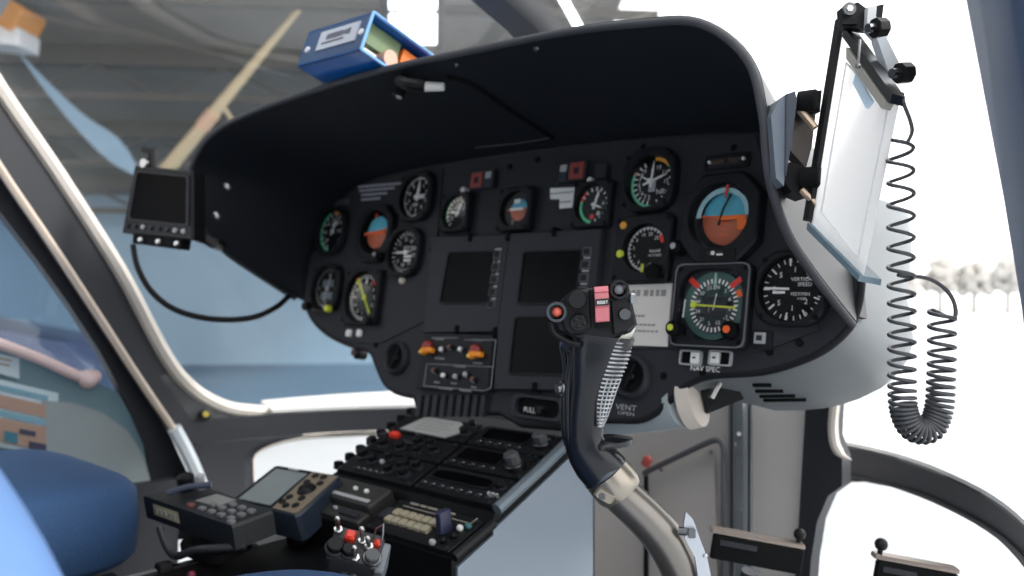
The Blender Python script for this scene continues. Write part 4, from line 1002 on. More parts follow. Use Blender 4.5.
m = MB(); p = q4(.5, 1.05); m.rbox((p.x, p.y, -.006), (.12, .022, .02), .004, ch=.002); m.build('lower_rail', BLKM, t)
for u in (.3, .55, .8):
    m = MB(); p = q4(u, 1.07); m.sphere((p.x, p.y, .006), .006, n=10); m.build('clamp_screw', STEEL, t)
m = MB(); a = q4(.05, -.08); b = q4(.22, .0); m.tube([(a.x - .004, a.y + .02, -.01), (a.x + .02, a.y + .018, -.006), (b.x, b.y, -.006)], .008, 8); m.build('top_bracket', BLK, t)
m = MB(); a = q4(.16, -.04); m.cyl((a.x, a.y, -.012), (a.x, a.y, .008), .008, n=12); m.build('bracket_screw', STEEL, t)
a = inv @ Vector((-.56, -.15, EZ + .09)); b = q4(.95, .9)
m = MB(); m.tube([(b.x - .02, b.y, -.02), (b.x + .02, b.y - .01, -.03), tuple(a)], .011, 8); m.build('mount_arm', BLK, t)
# its cable
cp = [at_z(133, 245, 1.51), at_z(138, 268, 1.50), at_z(152, 292, 1.50), at_z(176, 310, 1.50), at_z(212, 319, 1.51), at_z(250, 318, 1.53), at_z(275, 308, 1.56), at_z(289, 296, 1.60)]
m = MB(); m.tube(smooth_path(cp, 6), .0052, 8); o = m.build('cable', BLK, smooth=60); tag(o, 'black cable looping from the left monitor to the panel', 'cable')

# ---------------------------------------------------------------- chart holder on the right side of the hood
TL = at_z(843, 30, .765); BL = at_z(814, 224, .765); TR = at_z(903, 100, .672); BR_ = at_z(864, 276, .680)
wv = ((TR - TL) + (BR_ - BL)) * .5; hv = ((BL - TL) + (BR_ - TR)) * .5
ex = wv.normalized(); ey = -(hv - ex * hv.dot(ex)).normalized(); ez = ex.cross(ey); Wd, Hd = wv.length, hv.length
CE = frame(TL, ex, ey, ez); ci = CE.inverted()
lc = [ci @ p for p in (TL, TR, BR_, BL)]; lc = [(p.x, p.y) for p in lc]
def frosted(name, c, f):
    m_ = bpy.data.materials.new(name); m_.use_nodes = True; nt_ = m_.node_tree; b_ = nt_.nodes['Principled BSDF']
    b_.inputs['Base Color'].default_value = lin(c); b_.inputs['Roughness'].default_value = .3
    tl = nt_.nodes.new('ShaderNodeBsdfTranslucent'); tl.inputs['Color'].default_value = lin(c); mx_ = nt_.nodes.new('ShaderNodeMixShader'); mx_.inputs[0].default_value = f
    nt_.links.new(b_.outputs[0], mx_.inputs[1]); nt_.links.new(tl.outputs[0], mx_.inputs[2]); nt_.links.new(mx_.outputs[0], nt_.nodes['Material Output'].inputs['Surface']); return m_
FROST = frosted('frosted_white', (252, 252, 252), .8)
t = thing('chart_holder', 'white translucent chart holder board clamped to the glareshield side', 'chart holder', CE)
if ez.dot(CAM - TL) < 0: zf = -1
else: zf = 1
def P2(u, v): 
    a = Vector(lc[0]).lerp(Vector(lc[1]), u); b = Vector(lc[3]).lerp(Vector(lc[2]), u); return a.lerp(b, v)
m = MB(); m.quad([(*P2(u, v), 0) for u, v in ((0, 0), (1, 0), (1, 1), (0, 1))]); m.build('board', FROST, t, smooth=0)
fr_ = [(*P2(u, v), .001 * zf) for u, v in ((.16, .12), (.88, .10), (.88, .93), (.16, .90))]
m = MB(); m.tube(fr_ + fr_[:1], .0009, 6); m.build('sheet_edge', mat('sheet_edge_grey', (205, 208, 212), .4), t)
m = MB(); a, b = P2(-.02, -.03), P2(-.02, 1.0); m.tube([(a.x, a.y, -.002 * zf), (b.x, b.y, -.002 * zf)], .0026, 8); m.build('side_rail', DSTEEL, t)
m = MB(); a, b = P2(-.06, -.03), P2(-.06, 1.0); m.tube([(a.x, a.y, -.001 * zf), (b.x, b.y, -.001 * zf)], .0062, 8); m.build('side_rail_back', BLK, t)
m = MB(); m.prism([tuple(P2(u, v)) for u, v in ((0, 1.0), (1, 1.0), (1, 1.035), (0, 1.035))], -.016 * zf, .004 * zf); m.build('bottom_ledge', mat('ledge_blue_grey', (96, 116, 128), .45), t, smooth=0)
m = MB(); m.prism([tuple(P2(u, v)) for u, v in ((.14, -.055), (1.0, -.02), (1.0, .035), (.14, .0))], -.004 * zf, .008 * zf, ch=0); m.build('clip_bar', DSTEEL, t, smooth=0)
m = MB(); m.prism([tuple(P2(u, v)) for u, v in ((.25, .02), (.95, .05), (.92, .10), (.28, .07))], .001 * zf, .009 * zf); m.build('clip_jaw', mat('jaw_grey', (150, 148, 142), .5), t, smooth=0)
def camblock(pts, Z, d, name, mt, ch=.001):
    """solid with an outline seen from the door and depth d along the view"""
    q = [at_z(*p, Z) for p in pts]; m = MB(); m.loft([q, [p + VF * d for p in q]], caps=True); return m.build(name, mt, t, world=True, smooth=20)
camblock(((841, 8), (858, 2), (866, 8), (884, 4), (881, 27), (868, 30), (842, 26)), .735, .010, 'top_block', BLK)
camblock(((842, 12), (857, 9), (858, 24), (843, 24)), .732, .004, 'top_plate', BEZ)
m = MB(); c = at_z(848, 10, .73); m.cyl(c, c - VF * .004, .0055, n=14); m.cyl(c - VF * .004, c - VF * .005, .003, n=6, mi=1); m.build('top_screw', [DSTEEL, STEEL], t, world=True)
camblock(((868, 7), (877, 5), (876, 16), (892, 64), (890, 66), (880, 40), (867, 26)), .728, .012, 'light_box', mat('light_box_white', (210, 214, 216), .4))
camblock(((877, 38), (886, 36), (899, 62), (893, 76), (888, 70)), .700, .012, 'lamp_housing', mat('lamp_housing_white', (198, 204, 208), .4))
for px, py, Z in ((880.5, 28, .72), (905, 73, .68)):
    m = MB(); c = at_z(px, py, Z); d = (VR * .92 + VF * .3 + VU * .1).normalized(); c0 = c - d * .006
    N_ = 16; A, _l = axis(c0, c0 + d); m.prism([(.0078 * (1 + .07 * (k % 2)) * math.cos(2*PI*k/N_), .0078 * (1 + .07 * (k % 2)) * math.sin(2*PI*k/N_)) for k in range(N_)], 0, .0115, M=A, ch=.002); m.cyl(c0 - d * .007, c0, .004, n=10, mi=1); m.build('thumb_knob', [BLK, DSTEEL], t, world=True)
for p0, p1 in (((860, 40), (858, 66)), ((895, 99), (889, 121))):
    m = MB(); a, b = at_z(*p0, .705), at_z(*p1, .70); m.tube([a, b], .0011, 6); m.sphere(b, .0024, n=8); m.build('spring_wire', DSTEEL, t, world=True)
m = MB(); m.prism([tuple(P2(u, v)) for u, v in ((.40, .10), (.70, .14), (.64, .20), (.38, .16))], .002 * zf, .005 * zf); m.build('blue_tab', mat('tab_blue', (190, 212, 228), .4), t, smooth=0)
# clamp bracket
camblock(((771, 116), (780, 98), (788, 93), (786, 150), (784, 186), (776, 178)), .765, .03, 'clamp_plate', mat('bracket_blue_grey', (120, 130, 142), .4, metal=.3, var=.1))
camblock(((787, 94), (795, 91), (797, 100), (792, 140), (786, 176)), .760, .02, 'clamp_plate', mat('bracket_dark', (78, 84, 94), .4, metal=.3, var=.1))
camblock(((793, 100), (806, 92), (822, 90), (820, 112), (804, 118), (797, 116)), .775, .03, 'upper_clamp', BLK)
camblock(((780, 176), (790, 162), (808, 168), (812, 184), (806, 198), (792, 192)), .775, .03, 'lower_clamp', BLK)
camblock(((795, 116), (816, 112), (812, 146), (806, 168), (790, 150)), .79, .02, 'bracket_plate', mat('bracket_brown_grey', (92, 86, 84), .45, metal=.3, var=.1))
for px, py in ((803, 178), (800, 102)):
    m = MB(); c = at_z(px, py, .772); m.cyl(c, c + (VR * .8 - VF * .6).normalized() * .016, .0095, n=16, ch=.002); m.build('clamp_knob', BLKM, t, world=True)
for a, b in ((at_z(800, 110, .772), at_z(815, 128, .765)), (at_z(802, 190, .772), at_z(818, 206, .765))):
    m = MB(); m.tube([a, b], .0035, 8); m.build('strut', mat('strut_tan', (180, 160, 140), .35, metal=.6), t, world=True)
# coiled cord
ctr = smooth_path([at_z(x, y, .672) for x, y in ((900, 138), (901, 200), (901, 260), (902, 320), (902, 370), (903, 405), (909, 424), (920, 431), (932, 427), (939, 408), (941, 380), (942, 345), (942, 310))], 20)
Ls = [0]
for a, b in zip(ctr, ctr[1:]): Ls.append(Ls[-1] + (b - a).length)
px_m = .672 / F
def along(d):
    d = min(max(d, 0), Ls[-1]); 
    lo = 0; hi = len(Ls) - 1
    while hi - lo > 1:
        mdl = (lo + hi) // 2
        if Ls[mdl] <= d: lo = mdl
        else: hi = mdl
    f = (d - Ls[lo]) / max(1e-9, Ls[hi] - Ls[lo]); return ctr[lo].lerp(ctr[hi], f), (ctr[hi] - ctr[lo]).normalized()
coil = []; d = 0; ang = PI * .9; tot = Ls[-1]; Lpx = tot / px_m
step = 24
while d < tot:
    c, tg = along(d); f = d / px_m              # px along the cord
    ysh = f / Lpx
    pitch = 22.5 if f < 70 else (22.5 - (f - 70) * .060 if f < 235 else max(3.9, 12.6 - (f - 235) * .24))
    back = Lpx - f
    if f > 300: pitch = 3.9 if back > 105 else min(14.5, 3.9 + (105 - back) * .13)
    sx = VF; side = tg.cross(sx).normalized()
    R = .0093
    coil.append(c + side * (R * math.cos(ang)) + sx * (R * math.sin(ang)))
    ang += 2 * PI / step; d += pitch / step * px_m
lead = smooth_path([at_z(902, 93, .675), at_z(904, 104, .672), at_z(910, 120, .670), at_z(912, 132, .668), at_z(907, 143, .668)], 6)
tail = smooth_path([coil[-1], at_z(953, 318, .672), at_z(955, 306, .674), at_z(948, 292, .676), at_z(934, 281, .677), at_z(920, 277, .676), at_z(908, 277, .672), at_z(898, 275, .668)], 6)
m = MB(); m.tube(lead + coil[3:] + tail[1:], .00155, 6)
o = m.build('coiled_cord', mat('cord_grey', (58, 60, 64), .4, var=.05), smooth=80); tag(o, 'grey coiled cord hanging in a loop from the chart holder', 'cord')

# ---------------------------------------------------------------- moulded shell under the near end of the panel
SHELL = mat('shell_grey', (118, 123, 127), 0.5, var=.07, scale=7)
base = [pp(*p) for p in ((598, 419), (618, 420), (638, 419), (652, 413), (664, 403), (678, 389), (692, 380), (714, 374), (740, 373), (764, 370), (784, 365), (802, 358), (824, 346), (843, 330), (851, 314))] + [(.525, .03), (.528, .08), (.52, .12)]
b3 = [PO + Vector((u, 0, 0)) + PV * v - PN * .010 for u, v in base]
nb = len(b3)
def shell_row(dy, dz, shrink, k):
    R = []
    for i, p in enumerate(b3):
        c = Vector((.36, 0, EZ - .02)); o = (p - c); o.y = 0
        f = min(1, max(0, (i - 3) / 4)); tail = 1 - max(0, (i - 12) / 6)
        R.append(Vector((p.x - o.x * shrink, p.y + dy, p.z + dz * f * max(0, tail) - o.z * shrink * .5)))
    return R
m = MB(); rows = [shell_row(*a) for a in ((0, 0, 0, 0), (.04, -.022, -.012, 0), (.09, -.042, -.025, 0), (.14, -.055, -.02, 0), (.19, -.052, .03, 0), (.23, -.03, .14, 0), (.25, .02, .4, 0), (.255, .06, .8, 0))]
sh = thing('panel_fairing', 'light grey moulded fairing under the near end of the panel', 'fairing', T(.4, .1, EZ - .1))
m.sheet(rows, .004); m.build('shell', SHELL, sh, world=True, smooth=60)
def shell_pt(px, py):
    from mathutils.geometry import intersect_ray_tri
    r = ray(px, py); best = None
    for k in range(len(rows) - 1):
        for i in range(nb - 1):
            a, b, c, d_ = rows[k][i], rows[k][i+1], rows[k+1][i+1], rows[k+1][i]
            for tri in ((a, b, c), (a, c, d_)):
                h = intersect_ray_tri(*tri, r, CAM, True)
                if h and (best is None or (h - CAM).length < (best - CAM).length): best = h
    return best
for a, b, y in ((753, 771, 385), (756, 783, 391), (760, 795, 396), (764, 806, 400)):
    q = [shell_pt(a + (b - a) * k / 5, y - (y - 383) * .03 * k / 5) for k in range(6)]; q = [p for p in q if p]
    if len(q) > 1:
        m = MB(); m.tube([p - ray(a, y) * .003 for p in q], .0026, 6); m.build('louvre_slot', BLKM, sh, world=True)
# air duct with a cream collar
t = thing('air_duct', 'pale grey air duct with cream collar below the panel edge', 'duct', T(at_z(660, 402, 1.13)))
a, b = at_z(596, 420, 1.20), at_z(684, 403, 1.08)
m = MB(); m.tube([a, b], [.024, .031], 20); m.build('duct_pipe', mat('duct_grey', (176, 186, 190), .45, var=.05), t, world=True, smooth=60)
c = at_z(699, 400, 1.07); m = MB(); m.tube([b, b.lerp(c, .15), c], [.030, .034, .033], 24); m.build('collar', mat('collar_cream', (214, 204, 194), .5), t, world=True, smooth=50)
q = [at_z(px, py, Z) for px, py, Z in ((697, 374, 1.08), (730, 372, 1.06), (744, 399, 1.06), (707, 414, 1.07))]
m = MB(); m.loft([q, [p + VF * .05 for p in q]], caps=True); m.build('opening', mat('duct_dark', (12, 16, 17), .8), t, world=True, smooth=0)
m = MB(); m.tube([at_z(721, 380, 1.055), at_z(715, 390, 1.052), at_z(711, 398, 1.05)], .004, 8); m.build('clip', STEEL, t, world=True)

# ---------------------------------------------------------------- centre console
CON = mat('console_black', (15, 16, 18), .5, var=.12, scale=30, spec=.15); CSIDE = mat('console_side_grey', (122, 134, 146), .38, metal=.2, var=.05, scale=4)
XW = .17
a_ = math.atan2(.070, .146)
top, low = (-.028, EZ - .196), (-.174, EZ - .266)
con = thing('centre_console', 'black centre console with grey flat sides sloping aft from the panel', 'console', T(0, -.2, 0))
prof = [(.02, 0), (.02, EZ - .190), top, low, (low[0] - .004, EZ - .278), (-.244, EZ - .306), (-.244, 0)]
m = MB(); m.loft([[(x, y, z) for y, z in prof] for x in (-XW, XW)], caps=True); m.build('body', CON, con, world=True, smooth=0)
m = MB(); m.loft([[(x, y, z) for y, z in ((.012, 0), (.012, EZ - .206), (-.030, EZ - .212), (-.180, EZ - .284), (-.180, EZ - .290), (-.238, EZ - .316), (-.238, 0))] for x in (XW, XW + .004)], caps=True); m.build('side_panel', CSIDE, con, world=True, smooth=0)
m = MB(); m.loft([[(x, y, z) for y, z in ((-.245, 0), (-.245, EZ - .345), (-.72, EZ - .362), (-.72, 0))] for x in (-XW, .0)], caps=True); m.build('aft_body', CON, con, world=True, smooth=0)
m = MB(); m.tube([(XW + .004, top[0] + .02, top[1] + .010 + .008), (XW + .004, -.10, top[1] - .0345 + .006), (XW + .004, low[0], low[1] + .006)], .0075, 8); m.build('edge_rail', mat('rail_steel', (120, 132, 142), .4, metal=.5), con, world=True)
m = MB(); m.tube([(XW + .004, low[0] - .006, EZ - .276), (XW + .004, -.244, EZ - .303)], .006, 8); m.build('edge_rail', BLK, con, world=True)
for k in range(8):
    y = -.02 - k * .020; m = MB(); m.rbox((-XW - .006, y, top[1] + (y - top[0]) * .48 + .004), (.012, .012, .012), .002, ch=.002); m.build('cover_fastener', BLKM, con, world=True)
m = MB(); m.tube([(-XW, -.30, EZ - .348), (-XW, -.72, EZ - .358)], .005, 6); m.build('edge_rail', DSTEEL, con, world=True)
for y in (-.36, -.43, -.50, -.57):
    m = MB(); m.rbox((-XW, y, EZ - .348), (.016, .02, .014), .003, ch=.002); m.build('cover_fastener', BLK, con, world=True)
EU = frame(Vector((0, low[0], low[1])), Vector((1, 0, 0)), Vector((0, math.cos(a_), math.sin(a_))), Vector((0, -math.sin(a_), math.cos(a_))))
KS = .82
def unit(name, lab, cat, x0, x1, s0, s1, h=.010, base=EU):
    s0, s1 = s0 * KS, s1 * KS; E = base @ T((x0 + x1) / 2, (s0 + s1) / 2, 0) @ Matrix.Diagonal((1, KS, .8, 1)); s0, s1 = s0 / KS, s1 / KS; t = thing(name, lab, cat, E)
    w, l = x1 - x0, s1 - s0; m = MB(); m.rbox((0, 0, h / 2), (w - .003, l - .003, h), .002, ch=.0015); m.build('faceplate', mat('unit_black', (24, 25, 28), .5, var=.1, spec=.2), t)
    for sx in (-1, 1):
        for sy in (-1, 1):
            m = MB(); m.cyl((sx * (w / 2 - .007), sy * (l / 2 - .007), h), (sx * (w / 2 - .007), sy * (l / 2 - .007), h + .0015), .003, n=8); m.build('screw', DSTEEL, t)
    return t, w, l
def rot(t, x, y, z, r, h, pointer=True, mt=BLK):
    m = MB(); m.cyl((x, y, z), (x, y, z + h * .35), r * 1.35, n=18, ch=.001); m.build('dial_ring', DSTEEL if mt is not BLK else BEZG, t)
    knob(t, x, y, z + h * .3, r, h * .7, mt)
def keys(t, x0, x1, y, n_, z, sz, mt=BEZG, cap=None):
    for k in range(n_):
        x = x0 + (x1 - x0) * k / max(1, n_ - 1); m = MB(); m.rbox((x, y, z + .002), (sz, sz * .75, .004), .0012, ch=.001); m.build('key', mt, t)
        if cap: 
            m = MB(); m.box((x, y + sz * .7, z + .0003), (sz * .7, .0018, .0006)); m.build('key_legend', cap, t, smooth=0)
def lcd(t, x, y, w, l, z, mt=SCREEN):
    m = MB(); m.ring(radial(rrect(w + .006, l + .006, .002), 48), radial(rrect(w, l, .001), 48), z - .001, z + .0025, z, M=T(x, y, 0)); m.build('display_rim', BEZ, t)
    m = MB(); m.box((x, y, z), (w, l, .001)); m.build('display', mt, t, smooth=0)
# right column, from the panel aft
t, w, l = unit('radio_unit', 'radio unit at the top right of the console, touching the panel', 'radio', .012, .165, .135, .196)
lcd(t, -.018, .006, .085, .030, .010); keys(t, -.055, .020, -.021, 5, .010, .008, cap=GREYT); rot(t, .056, -.004, .010, .010, .026, mt=mat('knob_grey', (74, 77, 80), .45))
for x, y in ((.040, .018), (.062, .020)):
    m = MB(); m.cyl((x, y, .010), (x, y, .016), .003, n=8); m.build('stud', DSTEEL, t)
t, w, l = unit('radio_unit', 'radio unit second from the panel on the console right', 'radio', .012, .165, .072, .133)
lcd(t, -.022, .006, .080, .032, .010); keys(t, -.060, .018, -.021, 5, .010, .008, cap=GREYT); rot(t, .052, -.006, .010, .011, .030, mt=mat('knob_grey', (74, 77, 80), .45))
for x, y in ((.066, .014), (.070, .022), (.058, .022)):
    m = MB(); m.cyl((x, y, .010), (x, y, .017), .003, n=8); m.build('stud', DSTEEL, t)
t, w, l = unit('radio_unit', 'radio unit with long dark window at the console step', 'radio', .012, .165, .004, .070)
lcd(t, -.010, .010, .110, .022, .010); keys(t, -.064, .060, -.020, 8, .010, .008, cap=GREYT); rot(t, .064, .006, .010, .007, .016)
for k in range(3):
    m = MB(); m.cyl((.058 + .007 * k, -.012, .010), (.058 + .007 * k, -.012, .016), .0025, n=8); m.build('stud', GREYT, t)
# left column
t, w, l = unit('placard_unit', 'top left console unit carrying a light grey placard', 'control unit', -.165, .008, .135, .196)
m = MB(); m.prism([(-.062, -.022), (.045, -.026), (.062, -.006), (.060, .012), (.040, .024), (-.040, .026)], .010, .012); pl = m.build('placard', mat('placard_grey', (172, 174, 172), .6), t)
m = MB(); rnd = random.Random(2)
for r_ in range(4):
    x = -.035
    for k in range(6): w_ = .008 + .006 * rnd.random(); m.box((x + w_ / 2, .014 - r_ * .009, .0124), (w_ * .85, .0022, .0006)); x += w_
m.build('lettering', INK, pl, smooth=0)
rot(t, .074, -.006, .010, .007, .016); rot(t, .072, .018, .010, .006, .014)
t, w, l = unit('control_unit', 'console unit with red light left of the second radio', 'control unit', -.165, .008, .072, .133)
m = MB(); m.rbox((-.052, .018, .014), (.020, .012, .010), .002, ch=.002); m.build('warning_light', RED, t); m = MB(); m.rbox((-.076, .014, .013), (.014, .012, .006), .002); m.build('switch_block', BEZG, t)
for x, y, r in ((.012, .010, .008), (.040, .012, .006), (.058, -.004, .007), (-.010, -.012, .008), (.030, -.014, .007), (-.050, -.012, .009), (-.075, -.012, .007)): rot(t, x, y, .010, r, .016)
m = MB(); m.cyl((.0, .020, .010), (.0, .024, .024), .0032, n=10); m.build('toggle', STEEL, t)
m = MB(); m.rbox((-.012, .004, .012), (.034, .010, .006), .002); m.build('slide_cover', BEZG, t)
t, w, l = unit('control_unit', 'console unit full of rotary knobs at the left step', 'control unit', -.165, .008, .004, .070)
for x, y, r in ((-.060, .014, .010), (-.028, .004, .008), (.040, .008, .010), (.066, .012, .007), (.058, -.012, .008), (.024, -.012, .007), (-.002, .018, .006)): rot(t, x, y, .010, r, .018)
m = MB(); m.sphere((-.006, .004, .016), .0048, n=10); m.build('lamp', GREYT, t)
keys(t, -.045, .012, -.022, 5, .010, .008, cap=GREYT)
# lower step
a2 = math.atan2(.028, .066)
EL = frame(Vector((0, -.244, EZ - .306)), Vector((1, 0, 0)), Vector((0, math.cos(a2), math.sin(a2))), Vector((0, -math.sin(a2), math.cos(a2))))
t, w, l = unit('keypad_unit', 'console unit with cream keys and blue lever on the lower step', 'control unit', .0, .165, .002, .084, .008, EL)
keyc = mat('key_cream', (172, 164, 140), .55)
for r_ in range(2):
    for k in range(6): m = MB(); m.rbox((-.054 + k * .0145, .006 - r_ * .018, .011), (.012, .014, .007), .002, ch=.0015); m.build('key', keyc, t)
m = MB(); m.rbox((-.068, -.002, .011), (.018, .026, .006), .003, ch=.001); m.build('blank_key', BEZG, t)
for k, w_ in enumerate((.016, .012, .018, .010, .014)):
    m = MB(); m.box((-.048 + k * .018, .036, .0086), (w_, .004, .0008)); m.build('legend', mat('legend_cream', (160, 156, 142), .6), t, smooth=0)
m = MB(); m.tube([(-.062, .026, .0085), (.068, .026, .0085), (.068, .040, .0085)], .0011, 4); m.build('legend_line', mat('legend_cream', (160, 156, 142), .6), t)
m = MB(); m.rbox((.046, -.006, .024), (.010, .024, .034), .003, M=RX(-.25), ch=.002); m.build('lever', mat('lever_navy', (48, 52, 80), .4), t)
for x, y, mt in ((.064, .008, WHITE), (.066, -.010, BLK), (.072, .016, mat('tiny_teal', (70, 120, 130), .4)), (.060, -.024, BLK), (.050, -.034, GREYT)):
    m = MB(); m.sphere((x, y, .012), .0052, n=10); m.build('button', mt, t)
t = thing('selector_box', 'dark grey raised box with two white studs on the console step', 'control unit', EL @ T(-.085, .046, 0) @ Matrix.Diagonal((1, .75, .8, 1)))
m = MB(); m.rbox((0, 0, .012), (.150, .058, .024), .004, ch=.003); m.build('case', mat('box_grey', (48, 48, 48), .5, var=.1), t)
for x in (.015, .040):
    m = MB(); m.sphere((x, .006, .026), .0045, n=10); m.build('stud', WHITE, t)
rot(t, -.030, .004, .024, .009, .014); m = MB(); m.box((.02, -.016, .0245), (.09, .008, .002)); m.build('label', GREYT, t)
t = thing('selector_box', 'low dark box aft of the two stud selector box', 'control unit', EL @ T(-.085, .012, 0) @ Matrix.Diagonal((1, .75, .8, 1)))
m = MB(); m.rbox((0, 0, .006), (.150, .030, .012), .003, ch=.002); m.build('case', mat('box_grey', (48, 48, 48), .5, var=.1), t)
rot(t, -.03, 0, .012, .008, .014); m = MB(); m.sphere((.012, .002, .016), .004, n=10); m.build('stud', GREYT, t); m = MB(); m.rbox((.045, 0, .014), (.04, .012, .006), .003); m.build('slider', BEZG, t)
# bits on the aft deck
t = thing('switch_plate', 'small dark switch plate with red stud on the aft deck', 'switch panel', T(-.12, -.47, EZ - .361))
m = MB(); m.rbox((0, 0, .004), (.08, .12, .008), .003, ch=.001); m.build('plate', BEZ, t)
for k in range(6):
    m = MB(); m.rbox((-.02 + .022 * (k % 3), -.03 + .04 * (k // 3), .010), (.016, .012, .005), .002, ch=.001); m.build('key', BEZG, t)
m = MB(); m.sphere((.0, .052, .012), .006, n=10); m.build('stud', mat('stud_maroon', (120, 40, 60), .4), t)

# ---------------------------------------------------------------- portable GPS and keypad handset on the deck
def from_quad(S, zs):
    Q = [at_z(*p, z) for p, z in zip(S, zs)]; o0 = sum(Q, Vector()) / 4
    ex = ((Q[1] - Q[0]) + (Q[2] - Q[3])).normalized(); ey = (Q[0] - Q[3]) + (Q[1] - Q[2]); ey = (ey - ex * ey.dot(ex)).normalized(); ez = ex.cross(ey)
    M = frame(o0, ex, ey, ez); i = M.inverted(); L = [(i @ q) for q in Q]; return M, [(p.x, p.y) for p in L]
def quadmap(L):
    def f(u, v):
        a = Vector(L[0]).lerp(Vector(L[1]), u); b = Vector(L[3]).lerp(Vector(L[2]), u); return a.lerp(b, v)
    return f
M_, L = from_quad(((276, 466), (342, 474), (298, 518), (228, 500)), (1.30, 1.23, 1.15, 1.22))
f = quadmap(L)
t = thing('gps_receiver', 'tilted portable navigation unit with pale screen and brown keypad', 'gps', M_)
m = MB(); m.prism([tuple(f(*p)) for p in ((0, .04), (.03, 0), (.96, 0), (1, .05), (1, .94), (.96, 1), (.04, 1), (0, .95))][::-1], -.040, .0, ch=.003); m.build('case', mat('gps_navy', (44, 54, 68), .45, var=.08), t)
m = MB(); m.prism([tuple(f(*p)) for p in ((.60, .04), (.97, .06), (.97, .93), (.93, .97), (.62, .96))][::-1], -.001, .0018); m.build('keypad_face', mat('gps_brown', (128, 116, 100), .5, var=.06), t)
m = MB(); m.prism([tuple(f(*p)) for p in ((.05, .05), (.60, .05), (.60, .95), (.05, .95))][::-1], -.001, .0014); m.build('screen_surround', BLK, t)
m = MB(); m.prism([tuple(f(*p)) for p in ((.10, .12), (.57, .12), (.57, .92), (.10, .92))][::-1], .0, .0022); m.build('screen', mat('gps_screen', (132, 142, 144), .25, var=.03), t, smooth=0)
for u, v in ((.70, .14), (.82, .14), (.86, .28), (.66, .80), (.75, .86), (.86, .82), (.68, .68), (.84, .66), (.68, .30)):
    p = f(u, v); m = MB(); m.sphere((p.x, p.y, .002), .0058, n=10, sz=.55); m.build('key', BLK, t)
p = f(.78, .46); m = MB(); m.lathe([(.0, .004), (.006, .004), (.008, .003), (.011, .005), (.014, .001)], 20, 0, T(p.x, p.y, .001)); m.build('rocker_pad', BLK, t)
m = MB(); q = f(.33, .07); m.box((q.x, q.y, .0018), (.02, .003, .001)); m.build('legend', GREYT, t)
m = MB(); q = f(.6, .6); m.tube([(q.x, q.y, -.038), (q.x + .01, q.y - .02, -.085)], .015, 10); m.build('mount', BLKM, t)
M_, L = from_quad(((193, 482), (273, 511), (232, 526), (143, 496)), (1.235, 1.11, 1.075, 1.20))
f = quadmap(L)
t = thing('handset_keypad', 'black handset control box with small keys and cream label', 'handset', M_)
m = MB(); m.prism([tuple(f(*p)) for p in ((0, 0), (1, 0), (1, 1), (0, 1))][::-1], -.032, 0, ch=.003); m.build('case', mat('handset_black', (32, 36, 40), .45, var=.1), t)
m = MB(); m.prism([tuple(f(*p)) for p in ((.40, .14), (.62, .10), (.62, .52), (.40, .60))][::-1], -.001, .0014); m.build('display', mat('handset_lcd', (140, 142, 140), .3), t, smooth=0)
for r_ in range(3):
    for c_ in range(4):
        p = f(.58 + .105 * c_, .30 + .24 * r_ - .0 * c_) if not (c_ == 0 and r_ == 0) else f(.95, .9); m = MB(); m.rbox((p.x, p.y, .0015), (.0115, .008, .004), .002, ch=.001); m.build('key', mat('key_grey', (118, 120, 122), .5), t)
p = f(.46, .80); m = MB(); m.rbox((p.x, p.y, .0015), (.012, .008, .004), .002, ch=.001); m.build('red_key', mat('key_dull_red', (120, 72, 66), .5), t)
a = f(.12, 1.0); b = f(.42, 1.0); n_ = Vector((b.x - a.x, b.y - a.y, 0)).normalized(); side = Vector((n_.y, -n_.x, 0))
if side.dot(Vector(((f(.5, 1) - f(.5, 0)).x, (f(.5, 1) - f(.5, 0)).y, 0))) < 0: side = -side
m = MB(); A = Vector((a.x, a.y, -.006)) + side * .001; Bv = Vector((b.x, b.y, -.006)) + side * .001; m.quad([A, Bv, Bv - Vector((0, 0, .016)), A - Vector((0, 0, .016))]); lb = m.build('side_label', mat('label_cream', (205, 196, 165), .6), t, smooth=0)
m = MB()
for k in range(5): c = A.lerp(Bv, .15 + .17 * k) + side * .0006 - Vector((0, 0, .008)); m.box(c, (.003, .003, .006))
m.build('lettering', INK, lb, smooth=0)
p = f(.12, .30); m = MB(); m.cyl((p.x, p.y, 0), (p.x, p.y, .022), .012, n=18, ch=.003); m.build('connector', BLK, t)
m = MB(); p = f(.20, .12); m.cyl((p.x, p.y, 0), (p.x, p.y, .022), .006, n=12, ch=.002); m.build('antenna_stub', GREYT, t)
m = MB(); p, q = f(.22, .85), f(.34, .12); m.tube([(p.x, p.y, .010), ((p.x + q.x) / 2, (p.y + q.y) / 2, .014), (q.x, q.y, .012)], .0045, 8); m.build('strap', mat('strap_navy', (58, 66, 86), .5), t)
p = f(.55, .55); m = MB(); m.cyl((p.x, p.y, -.032), (p.x, p.y, -.05), .03, n=20); m.rbox((p.x, p.y, -.056), (.09, .07, .012), .02); m.build('mount_base', BLK, t)
cp = [at_z(160, 528, 1.16), at_z(166, 545, 1.14), at_z(176, 556, 1.12), at_z(195, 550, 1.10), at_z(220, 548, 1.09), at_z(246, 546, 1.09)]
m = MB(); m.tube(smooth_path(cp, 5), .0052, 8); o = m.build('cable', mat('cable_grey', (52, 54, 58), .4), smooth=60); tag(o, 'short grey cable looping under the handset keypad', 'cable')

